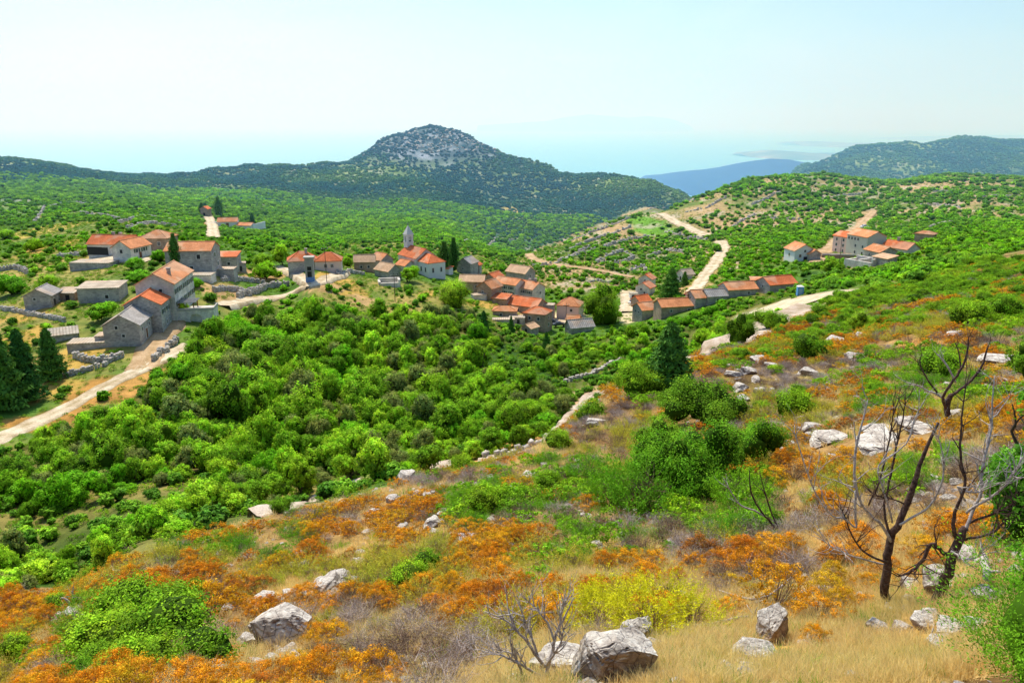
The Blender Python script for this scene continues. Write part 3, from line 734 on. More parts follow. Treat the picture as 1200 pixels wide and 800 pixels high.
def tile_mat(name, a, b, sc=1.):
    m, nt = mat_new(name); tc = N(nt, 'ShaderNodeTexCoord')
    wv = N(nt, 'ShaderNodeTexWave', i_Scale=1.25 * sc, i_Distortion=.4); wv.bands_direction = 'X'; L(nt, tc.outputs['Object'], wv.inputs['Vector'])
    nn = noise(nt, 3.5, 4, .7, tc.outputs['Object']); big = noise(nt, .45, 4, .6, tc.outputs['Object'])
    c = mix(nt, ramp(nt, nn, [(.35, (0, 0, 0)), (.65, (1, 1, 1))]), a, b)
    oi = N(nt, 'ShaderNodeObjectInfo'); pt = N(nt, 'ShaderNodeTexNoise', i_Scale=.22, i_Detail=2); pt.noise_dimensions = '4D'; L(nt, tc.outputs['Object'], pt.inputs['Vector']); L(nt, mth(nt, 'MULTIPLY', oi.outputs['Random'], 30.), pt.inputs['W'])
    c = mix(nt, mth(nt, 'MULTIPLY', ramp(nt, pt.outputs[0], [(.5, (0, 0, 0)), (.56, (1, 1, 1))]), .45), c, (.62, .46, .32))
    c = mix(nt, 1, c, ramp(nt, oi.outputs['Random'], [(0, (.88, .9, .92)), (1, (1.12, 1.06, 1.02))]), 'MULTIPLY')
    c = mix(nt, 1, c, ramp(nt, big, [(.3, (.75, .72, .7)), (.65, (1.15, 1.15, 1.15))]), 'MULTIPLY')
    c = mix(nt, 1, c, ramp(nt, wv.outputs[0], [(0, (.72, .7, .68)), (.5, (1.08, 1.08, 1.08))]), 'MULTIPLY')
    finish(nt, c, .85, wv.outputs[0], .6, .05); return m
T_or = tile_mat('orange_tiles', (.58, .22, .09), (.76, .36, .18))
T_red = tile_mat('red_orange_tiles', (.62, .15, .055), (.78, .25, .10))
T_tan = tile_mat('weathered_tan_tiles', (.56, .36, .21), (.74, .52, .34))
T_gry = tile_mat('grey_slab_roof', (.30, .29, .28), (.46, .45, .44), .5)
T_stn = tile_mat('pale_stone_slab_roof', (.40, .35, .28), (.58, .52, .42), .5)
M_dark = plain('dark_opening', (.035, .035, .04), .2, 5, .4, 0)
M_glass, nt = mat_new('window_glass'); finish(nt, (.05, .07, .09), .12, spec=.7)
M_green = plain('green_shutter', (.03, .09, .05), .2, 5, .6)
M_wood = plain('brown_door', (.20, .09, .045), .25, 4, .7)
M_frame = plain('pale_window_frame', (.62, .60, .56), .1, 4, .7)
M_conc = plain('concrete', (.46, .43, .38), .18, 2, .9, .3)
M_metal = plain('grey_metal', (.25, .26, .27), .15, 6, .5, .1)
WM = dict(g=S_grey, p=S_pale, b=S_brown, w=S_white, k=S_pink, e=S_grn)
TM = dict(o=T_or, r=T_red, t=T_tan, g=T_gry, s=T_stn)

def roof_mesh(L_, W_, h, rise, kind, ov=.35, th=.16, hip=None):
    mb = MB(); x, y = L_ / 2 + ov * .7, W_ / 2 + ov; drop = rise * ov / (W_ / 2)
    if kind == 'gable':
        for s in (-1, 1):
            a = [(-x, s * y, h - drop), (x, s * y, h - drop), (x, 0, h + rise), (-x, 0, h + rise)]
            if s > 0: a = a[::-1]
            V = [(p[0], p[1], p[2] + th) for p in a] + [(p[0], p[1], p[2] + .02) for p in a]
            mb.add(V, [(0, 1, 2, 3), (7, 6, 5, 4), (0, 4, 5, 1), (1, 5, 6, 2), (2, 6, 7, 3), (3, 7, 4, 0)])
        mb.tube([(-x, 0, h + rise + th), (x, 0, h + rise + th)], .13, 6)
    elif kind in ('hip', 'halfhip'):
        rx = max(L_ / 2 - W_ / 2, .05); rl = -rx if kind == 'hip' else -x
        t = [(-x, -y, h - drop + th), (x, -y, h - drop + th), (x, y, h - drop + th), (-x, y, h - drop + th), (rl, 0, h + rise + th), (rx, 0, h + rise + th)]
        b = [(p[0], p[1], p[2] - th) for p in t[:4]]
        mb.add(t + b, [(0, 1, 5, 4), (1, 2, 5), (2, 3, 4, 5), (3, 0, 4), (0, 6, 7, 1), (1, 7, 8, 2), (2, 8, 9, 3), (3, 9, 6, 0), (9, 8, 7, 6)])
        for c, e in (((-x, -y), rl), ((-x, y), rl), ((x, -y), rx), ((x, y), rx)):
            mb.tube([(c[0], c[1], h - drop + th), (e, 0, h + rise + th)], .1, 5)
    elif kind == 'mono':
        a = [(-x, -y, h), (x, -y, h), (x, y, h + rise), (-x, y, h + rise)]
        V = [(p[0], p[1], p[2] + th) for p in a] + [(p[0], p[1], p[2] + .02) for p in a]
        mb.add(V, [(0, 1, 2, 3), (7, 6, 5, 4), (0, 4, 5, 1), (1, 5, 6, 2), (2, 6, 7, 3), (3, 7, 4, 0)])
    elif kind == 'flat':
        mb.box(-x + ov * .5, x - ov * .5, -y + ov * .8, y - ov * .8, h + .002, h + .2)
    return mb
def wall_mesh(L_, W_, h, rise, kind, fd=3.):
    mb = MB(); x, y = L_ / 2, W_ / 2
    if kind == 'gable':
        V = [(-x, -y, -fd), (x, -y, -fd), (x, y, -fd), (-x, y, -fd), (-x, -y, h), (x, -y, h), (x, y, h), (-x, y, h), (-x, 0, h + rise), (x, 0, h + rise)]
        mb.add(V, [(0, 1, 5, 4), (2, 3, 7, 6), (1, 2, 6, 9, 5), (3, 0, 4, 8, 7), (4, 5, 9, 8), (6, 7, 8, 9)])
    elif kind == 'mono':
        V = [(-x, -y, -fd), (x, -y, -fd), (x, y, -fd), (-x, y, -fd), (-x, -y, h), (x, -y, h), (x, y, h + rise), (-x, y, h + rise)]
        mb.add(V, [(0, 1, 5, 4), (2, 3, 7, 6), (1, 2, 6, 5), (3, 0, 4, 7), (4, 5, 6, 7)])
    elif kind == 'halfhip':
        V = [(-x, -y, -fd), (x, -y, -fd), (x, y, -fd), (-x, y, -fd), (-x, -y, h), (x, -y, h), (x, y, h), (-x, y, h), (-x, 0, h + rise)]
        mb.add(V, [(0, 1, 5, 4), (2, 3, 7, 6), (1, 2, 6, 5), (3, 0, 4, 8, 7), (4, 5, 8), (6, 7, 8), (5, 6, 8)])
    else: mb.box(-x, x, -y, y, -fd, h)
    return mb
def on_side(side, s, L_, W_):
    """frame of a wall: origin, along, outward"""
    if side == 'f': return Vector((s * L_ / 2, -W_ / 2, 0)), Vector((1, 0, 0)), Vector((0, -1, 0))
    if side == 'b': return Vector((s * L_ / 2, W_ / 2, 0)), Vector((-1, 0, 0)), Vector((0, 1, 0))
    if side == 'r': return Vector((L_ / 2, s * W_ / 2, 0)), Vector((0, 1, 0)), Vector((1, 0, 0))
    return Vector((-L_ / 2, s * W_ / 2, 0)), Vector((0, -1, 0)), Vector((-1, 0, 0))
def slab(mb, o, a, n, w, z0, z1, d0, d1):
    V = []
    for z in (z0, z1):
        for sa, dd in ((-1, d0), (1, d0), (1, d1), (-1, d1)):
            p = o + a * (sa * w / 2) + n * dd; V.append((p.x, p.y, z))
    mb.add(V, [(0, 3, 2, 1), (4, 5, 6, 7), (0, 1, 5, 4), (1, 2, 6, 5), (2, 3, 7, 6), (3, 0, 4, 7)])
def opening(root, side, s, z, w, h, L_, W_, kind='w'):
    o, a, n = on_side(side, s, L_, W_)
    if kind in 'wgk':                              # window: surround > pane (> shutters)
        mb = MB(); f = .11
        slab(mb, o, a, n, w + 2 * f, z - f, z, -.05, .09); slab(mb, o, a, n, w + 2 * f, z + h, z + h + f, -.05, .07)
        for q in (-1, 1): slab(mb, o + a * q * (w + f) / 2, a, n, f, z, z + h, -.05, .06)
        wd = mb.build('window', M_frame, root)
        mb = MB(); slab(mb, o, a, n, w, z, z + h, -.05, .015); mb.build('pane', M_glass if kind != 'k' else M_dark, wd)
        if kind == 'g':
            for q in (-1, 1):
                mb = MB(); slab(mb, o + a * q * (w * .98 + f), a, n, w * .5, z, z + h, .07, .11); mb.build('shutter', M_green, wd)
    elif kind == 'd':
        mb = MB(); slab(mb, o, a, n, w + .3, z + h, z + h + .18, -.05, .08)
        for q in (-1, 1): slab(mb, o + a * q * (w + .15) / 2, a, n, .15, z, z + h, -.05, .07)
        fr = mb.build('door_frame', M_frame, root)
        mb = MB(); slab(mb, o, a, n, w, z, z + h, -.05, .03); mb.build('door', M_wood, root)
    elif kind == 'o':
        mb = MB(); slab(mb, o, a, n, w, z, z + h, -.05, .02); mb.build('doorway', M_dark, root)
def house(px, row, ang, L_, W_, h, rise, wall, roof, label, ops=(), kind='gable', chim=(), name='stone_house', cat='house', dz=0, group=None, dy=0, part_of=None, off=None):
    k_ = .84 if px < 300 else (.66 if px < 740 else (.60 if row > 330 else .66))
    kh_ = .76 if px < 300 else (k_ if row < 330 else k_ * .88)
    L_ *= k_; W_ *= k_; h *= kh_; rise *= kh_
    ops = [(q[0], q[1], q[2] * kh_, q[3] * (k_ + .1), q[4] * (kh_ + .06)) + tuple(q[5:]) for q in ops]
    if px >= 300: ang -= math.degrees(math.atan(ray(px, row)[0]))
    if part_of is None:
        c = hit(px, row); c = np.array([c[0] * (c[1] + dy) / c[1], c[1] + dy, 0]); rz = R(ang)
        ca, sa = abs(math.cos(rz)), abs(math.sin(rz)); ex, ey = L_ / 2, W_ / 2
        cs = [(c[0] + math.cos(rz) * i * ex - math.sin(rz) * j * ey, c[1] + math.sin(rz) * i * ex + math.cos(rz) * j * ey) for i in (-1, 1) for j in (-1, 1)]
        z = float(np.mean([h1(*q) for q in cs + [(c[0], c[1])]]))
        root = empty(name, (c[0], c[1], z + dz), rz); tag(root, label, cat, group)
        clear(c[0], c[1], max(L_, W_) * .5 + .3)
        for k in (-1, 1): clear(c[0] + math.cos(rz) * k * (L_ / 2 - W_ / 3), c[1] + math.sin(rz) * k * (L_ / 2 - W_ / 3), W_ * .5 + .8)
        T_ = Matrix.Identity(4)
    else:
        root = part_of; T_ = Matrix.Translation(Vector(off[:3])) @ Matrix.Rotation(R(off[3]), 4, 'Z')
    def put(mb, nm, mt, par=root):
        mb.V = [tuple(T_ @ Vector(v)) for v in mb.V]; return mb.build(nm, mt, par)
    put(wall_mesh(L_, W_, h, rise, kind), 'wall', WM[wall])
    rf = put(roof_mesh(L_, W_, h, rise, kind), 'roof', TM[roof])
    for (s, q) in chim:
        zr = h + rise * (1 - abs(q)); mb = MB(); x, y = s * L_ / 2, q * W_ / 2
        mb.box(x - .3, x + .3, y - .3, y + .3, zr - .5, zr + 1.1); mb.box(x - .4, x + .4, y - .4, y + .4, zr + 1.1, zr + 1.25)
        put(mb, 'chimney', WM['b' if wall == 'b' else 'g'], rf)
    n0 = len(root.children)
    for op in ops:
        sd_, s, z_, w_, h_ = op[:5]; opening(root, sd_, s, z_, w_, h_, L_, W_, op[5] if len(op) > 5 else 'w')
    if part_of is not None:
        for o in list(root.children)[n0:]: pass
    return root
def lowwall(root, nm, x0, y0, x1, y1, z0, z1, t, mat):
    a = Vector((x1 - x0, y1 - y0, 0)); c = Vector(((x0 + x1) / 2, (y0 + y1) / 2, 0)); n = Vector((-a.y, a.x, 0)).normalized()
    mb = MB(); slab(mb, c, a.normalized(), n, a.length, z0, z1, -t / 2, t / 2); return mb.build(nm, mat, root)

# ------------------------------------------------------------------ left hamlet
house(152, 398, 99, 8.6, 7.0, 4.8, 2.3, 'g', 'g', 'nearest house of the left hamlet, grey slab roof, brown door beside the dirt drive',
      [('l', .25, 3.9, .5, .7, 'k'), ('l', -.1, 2.0, .5, .6, 'k'), ('f', .1, .4, 1.1, 2.1, 'd'), ('f', .6, 2.8, .6, .8), ('f', -.5, 2.8, .6, .8)])
house(176, 383, 99, 7.5, 7.4, 6.6, 2.2, 'g', 'r', 'lower house with bright red-orange roof between the grey-roofed house and the tall house',
      [('f', .45, 3.9, .7, 1., 'g'), ('f', -.45, 3.9, .7, 1., 'g'), ('f', 0, .8, .7, 1.), ('f', .6, .8, .7, 1.)])
house(198, 362, 98, 17, 8.2, 8.6, 2.6, 'p', 'o', 'tallest house of the left hamlet, long orange roof, pale wall with rows of windows',
      [('f', s, z, .8, 1.15, 'g') for s in (-.8, -.4, 0, .4, .8) for z in (2.6, 5.8)] + [('l', -.3, 6.6, .6, .7, 'k')], chim=[(-.35, -.45)])
house(52, 357, 100, 6.8, 6.0, 3.4, 1.7, 'g', 'g', 'small lone stone barn with grey roof standing in the grass left of the hamlet',
      [('f', .35, .9, .6, .8, 'k'), ('f', -.4, .3, 1., 1.7, 'o'), ('l', .2, 2.3, .5, .5, 'k')], name='stone_barn', cat='barn')
house(122, 350, 8, 9.5, 6.5, 3.6, .5, 'g', 's', 'roofless-looking low stone house with pale flat slab roof behind the leafy fig trees', [('f', .4, .8, .7, .9, 'k')], kind='mono')
house(82, 350, 0, 4.4, 3.4, 1.9, .8, 'b', 's', 'tiny ruined stone shed with lopsided tan roof beside the lone barn', [('f', .2, 0, .9, 1.4, 'o')], kind='mono', name='shed', cat='shed')
r_ = house(137, 297, -6, 14.5, 7.2, 4.0, 2.5, 'p', 'r', 'long orange-roofed house with dark garage openings at the upper left of the village',
      [('f', -.84, .1, 2.4, 2.6, 'o'), ('f', -.5, .1, 2.2, 2.6, 'o'), ('f', -.2, .1, 1.8, 2.5, 'o'), ('r', -.3, 3.0, .8, 1.1, 'g'), ('r', .3, 3.0, .8, 1.1, 'g'), ('r', .05, .3, 1.0, 2.1, 'd')], chim=[(.2, .3), (-.1, .2)])
house(156, 303, 76, 9.0, 6.4, 4.4, 2.2, 'p', 'o', 'gabled wing with two shuttered windows set against the long garage house', [('l', 0, 2.6, .8, 1.1, 'k'), ('f', .3, 2.6, .8, 1.1, 'g'), ('f', -.4, 2.6, .8, 1.1, 'g'), ('f', -.1, .3, 1., 2.1, 'd')])
house(187, 291, 0, 9.0, 8.0, 4.4, 2.2, 'b', 'o', 'square brown house with a hipped orange roof tucked behind the big two-storey house', [('f', -.3, 1.8, .8, 1.1), ('f', .4, 1.8, .8, 1.1)], kind='hip')
house(228, 314, 3, 12.6, 8.0, 7.0, 2.0, 'g', 'o', 'big two-storey stone house with long tan-orange roof and a tall cypress at its corner',
      [('f', -.4, 4.4, .9, 1.3), ('f', .45, 4.4, .9, 1.3, 'k'), ('r', -.2, 4.6, .8, 1.2), ('r', .3, 1.4, .8, 1.2), ('f', .1, 1.0, .8, 1.1, 'k')])
house(269, 314, 6, 6.0, 5.5, 4.2, .9, 'g', 'r', 'low stone annex with small orange roof at the right end of the two-storey house', [('f', .2, 1.5, .7, .9, 'k')], kind='mono', name='annex', cat='annex')
house(262, 324, 6, 7, 4.2, 2.3, 0, 'g', 's', 'flat-topped stone cistern just below the low annex', [], kind='flat', name='cistern', cat='cistern', dz=.2)
house(282, 317, 20, 3.4, 3.2, 2.6, 0, 'g', 'g', 'small round-shouldered stone hut beside the annex, above the path', [('f', 0, .1, .9, 1.6, 'o')], kind='flat', name='hut', cat='hut')
house(236, 326, 4, 6.6, 4.5, 1.4, 0, 'p', 's', 'flat pale terrace of concrete in front of the big two-storey house', [], kind='flat', name='terrace', cat='terrace')
house(112, 313, -4, 12, 6, 1.8, 0, 'g', 's', 'wide low cement rainwater tank below the garage house', [], kind='flat', name='water_tank', cat='water tank')
house(105, 405, 12, 7.2, 4.4, 1.2, 0, 'g', 's', 'low stone cistern with cracked pale top in front of the grey-roofed house', [], kind='flat', name='cistern', cat='cistern')
c_ = house(128, 401, 10, 4.2, 3.6, 1.9, 0, 'g', 's', 'square stone cistern with a round well head next to the grey-roofed house', [], kind='flat', name='cistern', cat='cistern')
MB().tube([(0, 0, 2.0), (0, 0, 2.7)], .7, 14).build('well_head', M_conc, c_)
house(75, 396, 30, 5.4, 3.2, 1.2, .9, 'g', 's', 'collapsed sloping stone shelter in the weeds behind the dark conifers', [], kind='mono', name='shelter', cat='shelter')
# terrace with pergola
c = hit(233, 374); rt = empty('pergola_terrace', (c[0], c[1], h1(c[0], c[1])), R(10)); rt.scale = (.8, .8, .7); tag(rt, 'pale stone terrace with arched front and slatted pergola beside the tallest house', 'terrace'); clear(c[0], c[1], 4.6)
mb = MB()
arch = [(-3.4, 0)] + [(-1.1 + 1.1 * (1 - math.cos(math.pi * k / 8)) , 1.1 + .9 * math.sin(math.pi * k / 8)) for k in range(9)] 
mb.box(-4.2, -1.3, -2.6, 2.6, -2.5, 3.2); mb.box(1.3, 4.2, -2.6, 2.6, -2.5, 3.2); mb.box(-1.3, 1.3, -1.9, 2.6, -2.5, 3.2); mb.box(-1.3, 1.3, -2.6, -1.9, 2.3, 3.2)
for k in range(6):
    t0, t1 = math.pi * k / 6, math.pi * (k + 1) / 6
    V = [(-1.3 * math.cos(t), y, 1.2 + 1.05 * math.sin(t)) for t in (t0, t1) for y in (-2.59, -1.9)] + [(-1.3 * math.cos(t), y, 2.3) for t in (t0, t1) for y in (-2.59, -1.9)]
    mb.add(V, [(0, 2, 6, 4), (1, 5, 7, 3), (0, 1, 3, 2)])
mb.build('wall', S_pale, rt)
mb = MB(); mb.box(-4.3, 4.3, -2.7, -2.4, 3.2, 3.9); mb.box(-4.3, -4.0, -2.4, 2.6, 3.2, 3.9); mb.box(4.0, 4.3, -2.4, 2.6, 3.2, 3.9); mb.build('parapet', M_conc, rt)
for x in (-3.7, -.4): 
    for y in (-2., 2.3): mb = MB(); mb.box(x - .1, x + .1, y - .1, y + .1, 3.2, 5.4); mb.build('post', M_wood, rt)
mb = MB()
for k in range(12): mb.box(-4.3, .2, -2.4 + k * .44, -2.25 + k * .44, 5.4, 5.52)
for x in (-3.7, -.4): mb.box(x - .08, x + .08, -2.6, 2.7, 5.3, 5.4)
mb.build('pergola_slats', M_metal, rt)

# cemetery far up the road
house(268, 266, 10, 10, 6, 3.6, 1.8, 'w', 'o', 'white chapel with small orange roof by the far cemetery beside the pale road', [('f', 0, .2, 1.2, 2.4, 'd')], name='chapel', cat='chapel')
house(288, 269, -8, 9, 6, 2.8, 1.2, 'w', 'o', 'low white mortuary house at the right end of the far cemetery', [('f', -.4, .8, .8, 1.2, 'k')], name='white_house')
house(242, 254, 85, 5, 4.5, 5.5, 1.5, 'b', 'r', 'narrow brown gate house where the pale road meets the two far cypresses', [('l', 0, .2, 1.2, 2.6, 'o')], name='gate_house')
c = hit(279, 267); rt = empty('cemetery_wall', (c[0], c[1], c[2]), R(-4)); tag(rt, 'white plastered wall enclosing the far hillside cemetery', 'wall')
lowwall(rt, 'front_wall', -13, -4, 9, -5, -2, 2.0, .4, S_white); lowwall(rt, 'side_wall', -13, -4, -12, 8, -2, 2.2, .4, S_white); lowwall(rt, 'side_wall', 9, -5, 10, 7, -2, 2.2, .4, S_white)

# ------------------------------------------------------------------ middle of the village
house(355, 316, 0, 11, 9, 5.0, 2.9, 'g', 'r', 'stone house under a broad red hipped roof behind the transformer tower', [('f', .3, 2, .9, 1.2)], kind='hip', chim=[(.3, -.2)])
house(386, 317, -5, 10, 8, 5.0, 2.6, 'k', 'r', 'pinkish house with red hipped roof just right of the transformer tower', [('f', .3, 2.2, .9, 1.2), ('f', -.2, 2.2, .9, 1.2)], kind='hip')
c = hit(364, 330); tw = empty('transformer_tower', (c[0], c[1], h1(c[0], c[1])), R(8)); tw.scale = (.74, .74, .84); tag(tw, 'tall square transformer tower with blue painted foot and overhanging flat cap beside the road', 'tower'); clear(c[0], c[1], 2.6)
MB().box(-1.35, 1.35, -1.35, 1.35, -1, 1.5).build('painted_base', plain('faded_blue_paint', (.16, .27, .52), .3, 1.5, .8), tw)
mb = MB()
for x0, x1, y0, y1 in ((-1.34, -.7, -1.34, 1.34), (.7, 1.34, -1.34, 1.34), (-.7, .7, .9, 1.34)): mb.box(x0, x1, y0, y1, 1.5, 4.6)
mb.box(-1.34, 1.34, -1.34, 1.34, 4.6, 7.0); mb.build('shaft', plain('grey_render', (.34, .33, .31), .25, 1.2, .9), tw)
MB().box(-.7, .7, -.9, .9, 1.5, 4.6).build('recess', M_dark, tw)
MB().box(-1.7, 1.7, -1.7, 1.7, 7.0, 7.4).build('cap', M_conc, tw)
mb = MB(); mb.box(-1.0, 1.0, -1.36, -1.30, 3.2, 3.5); mb.box(-.1, .1, -1.9, -1.3, 6.1, 6.25); mb.build('bracket', M_metal, tw)
house(428, 317, -4, 9, 7, 4.4, 2.3, 'b', 't', 'brown stone house with weathered tan roof left of the church, furthest left of its row', [('f', -.3, 1.6, .8, 1.0, 'k'), ('f', .4, 1.6, .8, 1.0, 'k')])
house(448, 315, -55, 8, 6.5, 4.8, 2.4, 'g', 'o', 'dark gabled house with a pale orange roof half hidden behind the low tan gable', [('r', 0, 2.6, .6, .8, 'k')])
house(455, 325, -52, 9.5, 7, 3.6, 2.4, 'g', 't', 'low stone house with broad tan roof and blank dark gable facing the valley', [('r', .3, 1.4, .6, .8, 'k')])
r_ = house(456, 334, 4, 6.5, 4.8, 2.0, 0, 'g', 's', 'roofless square stone ruin with pale broken wall tops in the grass', [], kind='flat', name='ruin', cat='ruin')
for o in [o for o in r_.children if o.name.startswith(('roof', 'wall'))]: bpy.data.objects.remove(o)
for a in ((-2.6, -1.9, 2.6, -1.9, 1.0), (2.6, -1.9, 2.6, 1.9, 1.7), (-2.6, 1.9, 2.6, 1.9, 1.6), (-2.6, -1.9, -2.6, 1.9, 1.3)): lowwall(r_, 'wall', *a[:4], -2, a[4], .6, S_pale)
# church
c = hit(488, 318); ch = empty('church', (c[0], c[1] + 3, h1(c[0], c[1] + 3)), R(-52)); tag(ch, 'white village church with red tiled roof and slender pyramidal bell tower', 'church')
for k in (-8, 0, 8): clear(c[0] + k * math.cos(R(-52)), c[1] + 3 + k * math.sin(R(-52)), 6)
wall_mesh(13.5, 9, 6.6, 3.6, 'gable').build('wall', S_pale, ch); roof_mesh(13.5, 9, 6.6, 3.6, 'gable').build('roof', T_red, ch)
mb = wall_mesh(7.6, 7.4, 5.6, 2.8, 'halfhip'); mb.V = [(v[0] + 10.3, v[1], v[2]) for v in mb.V]; mb.build('chancel_wall', S_white, ch)
mb = roof_mesh(7.6, 7.4, 5.6, 2.8, 'halfhip'); mb.V = [(max(v[0] + 10.3, 6.78), v[1], v[2]) for v in mb.V]; mb.build('chancel_roof', T_red, ch)
for (x, y, n_) in ((9.0, -3.7, 'f'), (12.0, -3.7, 'f')):
    mb = MB(); mb.box(x - .55, x + .55, y - .10, y + .1, 1.4, 3.6); wd = mb.build('window', M_frame, ch)
    mb = MB(); mb.box(x - .38, x + .38, y - .13, y, 1.55, 3.4); mb.build('pane', M_glass, wd)
for y in (-1.8, 1.8):
    mb = MB(); mb.box(14.0, 14.2, y - .5, y + .5, 1.2, 3.4); wd = mb.build('window', M_frame, ch); mb = MB(); mb.box(14.1, 14.24, y - .34, y + .34, 1.35, 3.2); mb.build('pane', M_glass, wd)
mb = MB(); tx = -6.2
mb.box(tx - 1.35, tx + 1.35, -1.35, 1.35, 4, 11.8)
for sx in (-1, 1):
    for sy in (-1, 1): mb.box(tx + sx * .95 - .4, tx + sx * .95 + .4, sy * .95 - .4, sy * .95 + .4, 11.8, 14.4)
mb.box(tx - 1.35, tx + 1.35, -1.35, 1.35, 14.4, 15.0); mb.box(tx - 1.55, tx + 1.55, -1.55, 1.55, 11.6, 11.85); mb.box(tx - 1.6, tx + 1.6, -1.6, 1.6, 15.0, 15.3)
for ang in (0, 90, 180, 270):
    for k in range(4):
        t0, t1 = math.pi * k / 4, math.pi * (k + 1) / 4; q = Matrix.Rotation(R(ang), 3, 'Z'); V = []
        for t in (t0, t1):
            for yy in (1.345, 1.0): V.append(Vector((-.55 * math.cos(t), yy, 13.8 + .5 * math.sin(t))))
        for t in (t0, t1):
            for yy in (1.345, 1.0): V.append(Vector((-.55 * math.cos(t), yy, 14.42)))
        V = [q @ v for v in V]; mb.add([(v.x + tx, v.y, v.z) for v in V], [(0, 2, 6, 4), (1, 5, 7, 3), (0, 1, 3, 2)])
bt = mb.build('bell_tower', S_white, ch)
mb = MB(); mb.add([(tx - 1.5, -1.5, 15.3), (tx + 1.5, -1.5, 15.3), (tx + 1.5, 1.5, 15.3), (tx - 1.5, 1.5, 15.3), (tx, 0, 19.2)], [(0, 1, 4), (1, 2, 4), (2, 3, 4), (3, 0, 4), (3, 2, 1, 0)]); mb.build('spire', plain('pale_spire_stone', (.62, .60, .58), .1, 2), bt)
MB().box(tx - .06, tx + .06, -.06, .06, 19.1, 20.3).box(tx - .4, tx + .4, -.05, .05, 19.8, 19.92).build('cross', M_metal, bt)
MB().tube([(tx, 0, 14.3), (tx, 0, 14.0), (tx, 0, 13.6), (tx, 0, 13.15)], [.1, .28, .34, .5], 12).build('bell', M_metal, bt)
ch.scale = (.78, .78, .68); MB().box(tx - .9, tx + .9, -.9, .9, 11.9, 12.2).build('belfry_shade_block', M_dark, bt)  # dark block added so the belfry arches read as shaded inside
house(476, 318, -50, 6.5, 6.5, 3.4, 1.8, 'p', 'o', 'small porch-like house with a low orange gable leaning against the church nave', [('r', 0, 1.6, .7, .9, 'k'), ('f', 0, 1.3, .7, .9, 'k')])
house(523, 320, -30, 5, 4, 2.4, .6, 'w', 'r', 'little white sacristy with a red roof between the church and the cypress pair', [], kind='mono', name='sacristy', cat='sacristy')

# the dense cluster below the church
house(548, 320, 62, 8, 7.5, 5.4, 2.4, 'g', 'g', 'grey-roofed stone house with broad gable right of the cypress pair', [('l', .1, 2.4, .6, .8, 'k')])
house(559, 320, 70, 4, 3.6, 4.4, 1.2, 'g', 'r', 'sliver of a house with red roof touching the grey-roofed gable house', [])
house(554, 341, -8, 10.5, 8.5, 5.6, 2.2, 'b', 't', 'large brown house with wide tan roof right behind the big round dark tree', [('r', 0, 2.6, .7, .9, 'k'), ('f', .4, 2.6, .8, 1., 'k')])
house(579, 337, 55, 7.5, 5.5, 6.0, 1.9, 'b', 'r', 'narrow house with small red-orange roof standing behind the steep orange gable', [])
house(574, 350, 55, 8.0, 7.2, 6.2, 2.8, 'b', 'o', 'steep gabled house with orange roof and blind brown end wall above the golden plot', [('l', .2, 3.6, .6, .8, 'k'), ('l', -.3, 1.2, .6, .8, 'k')])
house(588, 356, -25, 6.5, 5.0, 3.0, 1.4, 'b', 'r', 'low red-roofed lean-to at the foot of the steep orange gable', [], kind='mono', name='lean_to', cat='lean-to')
house(561, 350, 20, 5.5, 4.0, 2.0, 0, 'p', 's', 'whitish flat-roofed outhouse left of the steep orange gable', [], kind='flat', name='outhouse', cat='outhouse')
house(610, 329, -38, 12, 8.0, 4.8, 2.6, 'g', 't', 'uppermost house of the cluster, tan and orange roof with its dark gable to the right', [('r', 0, 2.6, .7, .9, 'k')])
house(597, 345, -36, 12, 7.5, 6.4, 2.2, 'p', 'o', 'pale-walled house with orange roof joined to the left end of the long tan-roofed house', [('f', s, z, .8, 1.1, 'g') for s in (-.6, 0, .6) for z in (1.6, 4.0)])
house(616, 350, -40, 15, 8.5, 6.6, 2.6, 'p', 'o', 'longest house of the central cluster with broad orange roof, brown gable and rows of windows',
      [('f', s, z, .8, 1.1, 'g') for s in (-.7, -.2, .3, .75) for z in (1.6, 4.2)] + [('r', .2, 3.6, .7, 1., 'k')], chim=[(.7, .1), (.1, .5)])
house(618, 366, -28, 13, 9, 4.2, 2.8, 'b', 'r', 'broad red-orange roofed house low in the middle of the central cluster', [('f', -.3, 1.4, .8, 1.1, 'k')])
house(630, 385, -22, 9.0, 7.6, 7.4, 2.0, 'b', 'r', 'tall front house with hipped red roof, dark stone side and white lit end',
      [('f', -.4, 4.6, .8, 1.1, 'k'), ('f', .4, 4.6, .8, 1.1, 'k'), ('r', 0, 4.6, .8, 1.1), ('r', 0, 1.4, .9, 1.2)], kind='hip')
house(592, 370, -6, 9, 6, 3.2, 1.3, 'b', 'o', 'low brown house with shallow orange hipped roof left of the tall front house', [('f', -.3, 1.0, .8, 1.0, 'k')], kind='hip')
house(606, 378, -4, 6, 4.2, 2.6, .3, 'g', 's', 'white flat-roofed shed between the low brown house and the tall front house', [('f', .2, .2, .9, 1.7, 'o')], kind='flat', name='shed', cat='shed')
house(590, 377, 4, 8, 3.4, 1.3, 0, 'g', 's', 'long grey cistern slab in front of the low brown house', [], kind='flat', name='cistern', cat='cistern')
house(621, 389, 50, 4.5, 4.5, 2.4, 1.2, 'g', 't', 'tiny gabled hut with pale roof at the foot of the tall front house', [('l', 0, .2, .9, 1.6, 'o')], name='hut', cat='hut')
house(642, 372, -10, 5.2, 4.2, 6.2, 0, 'g', 's', 'square stone tower-like block with flat top behind the parked dark car', [('f', 0, .2, 1.2, 2.2, 'o')], kind='flat', name='stone_block', cat='tower house')
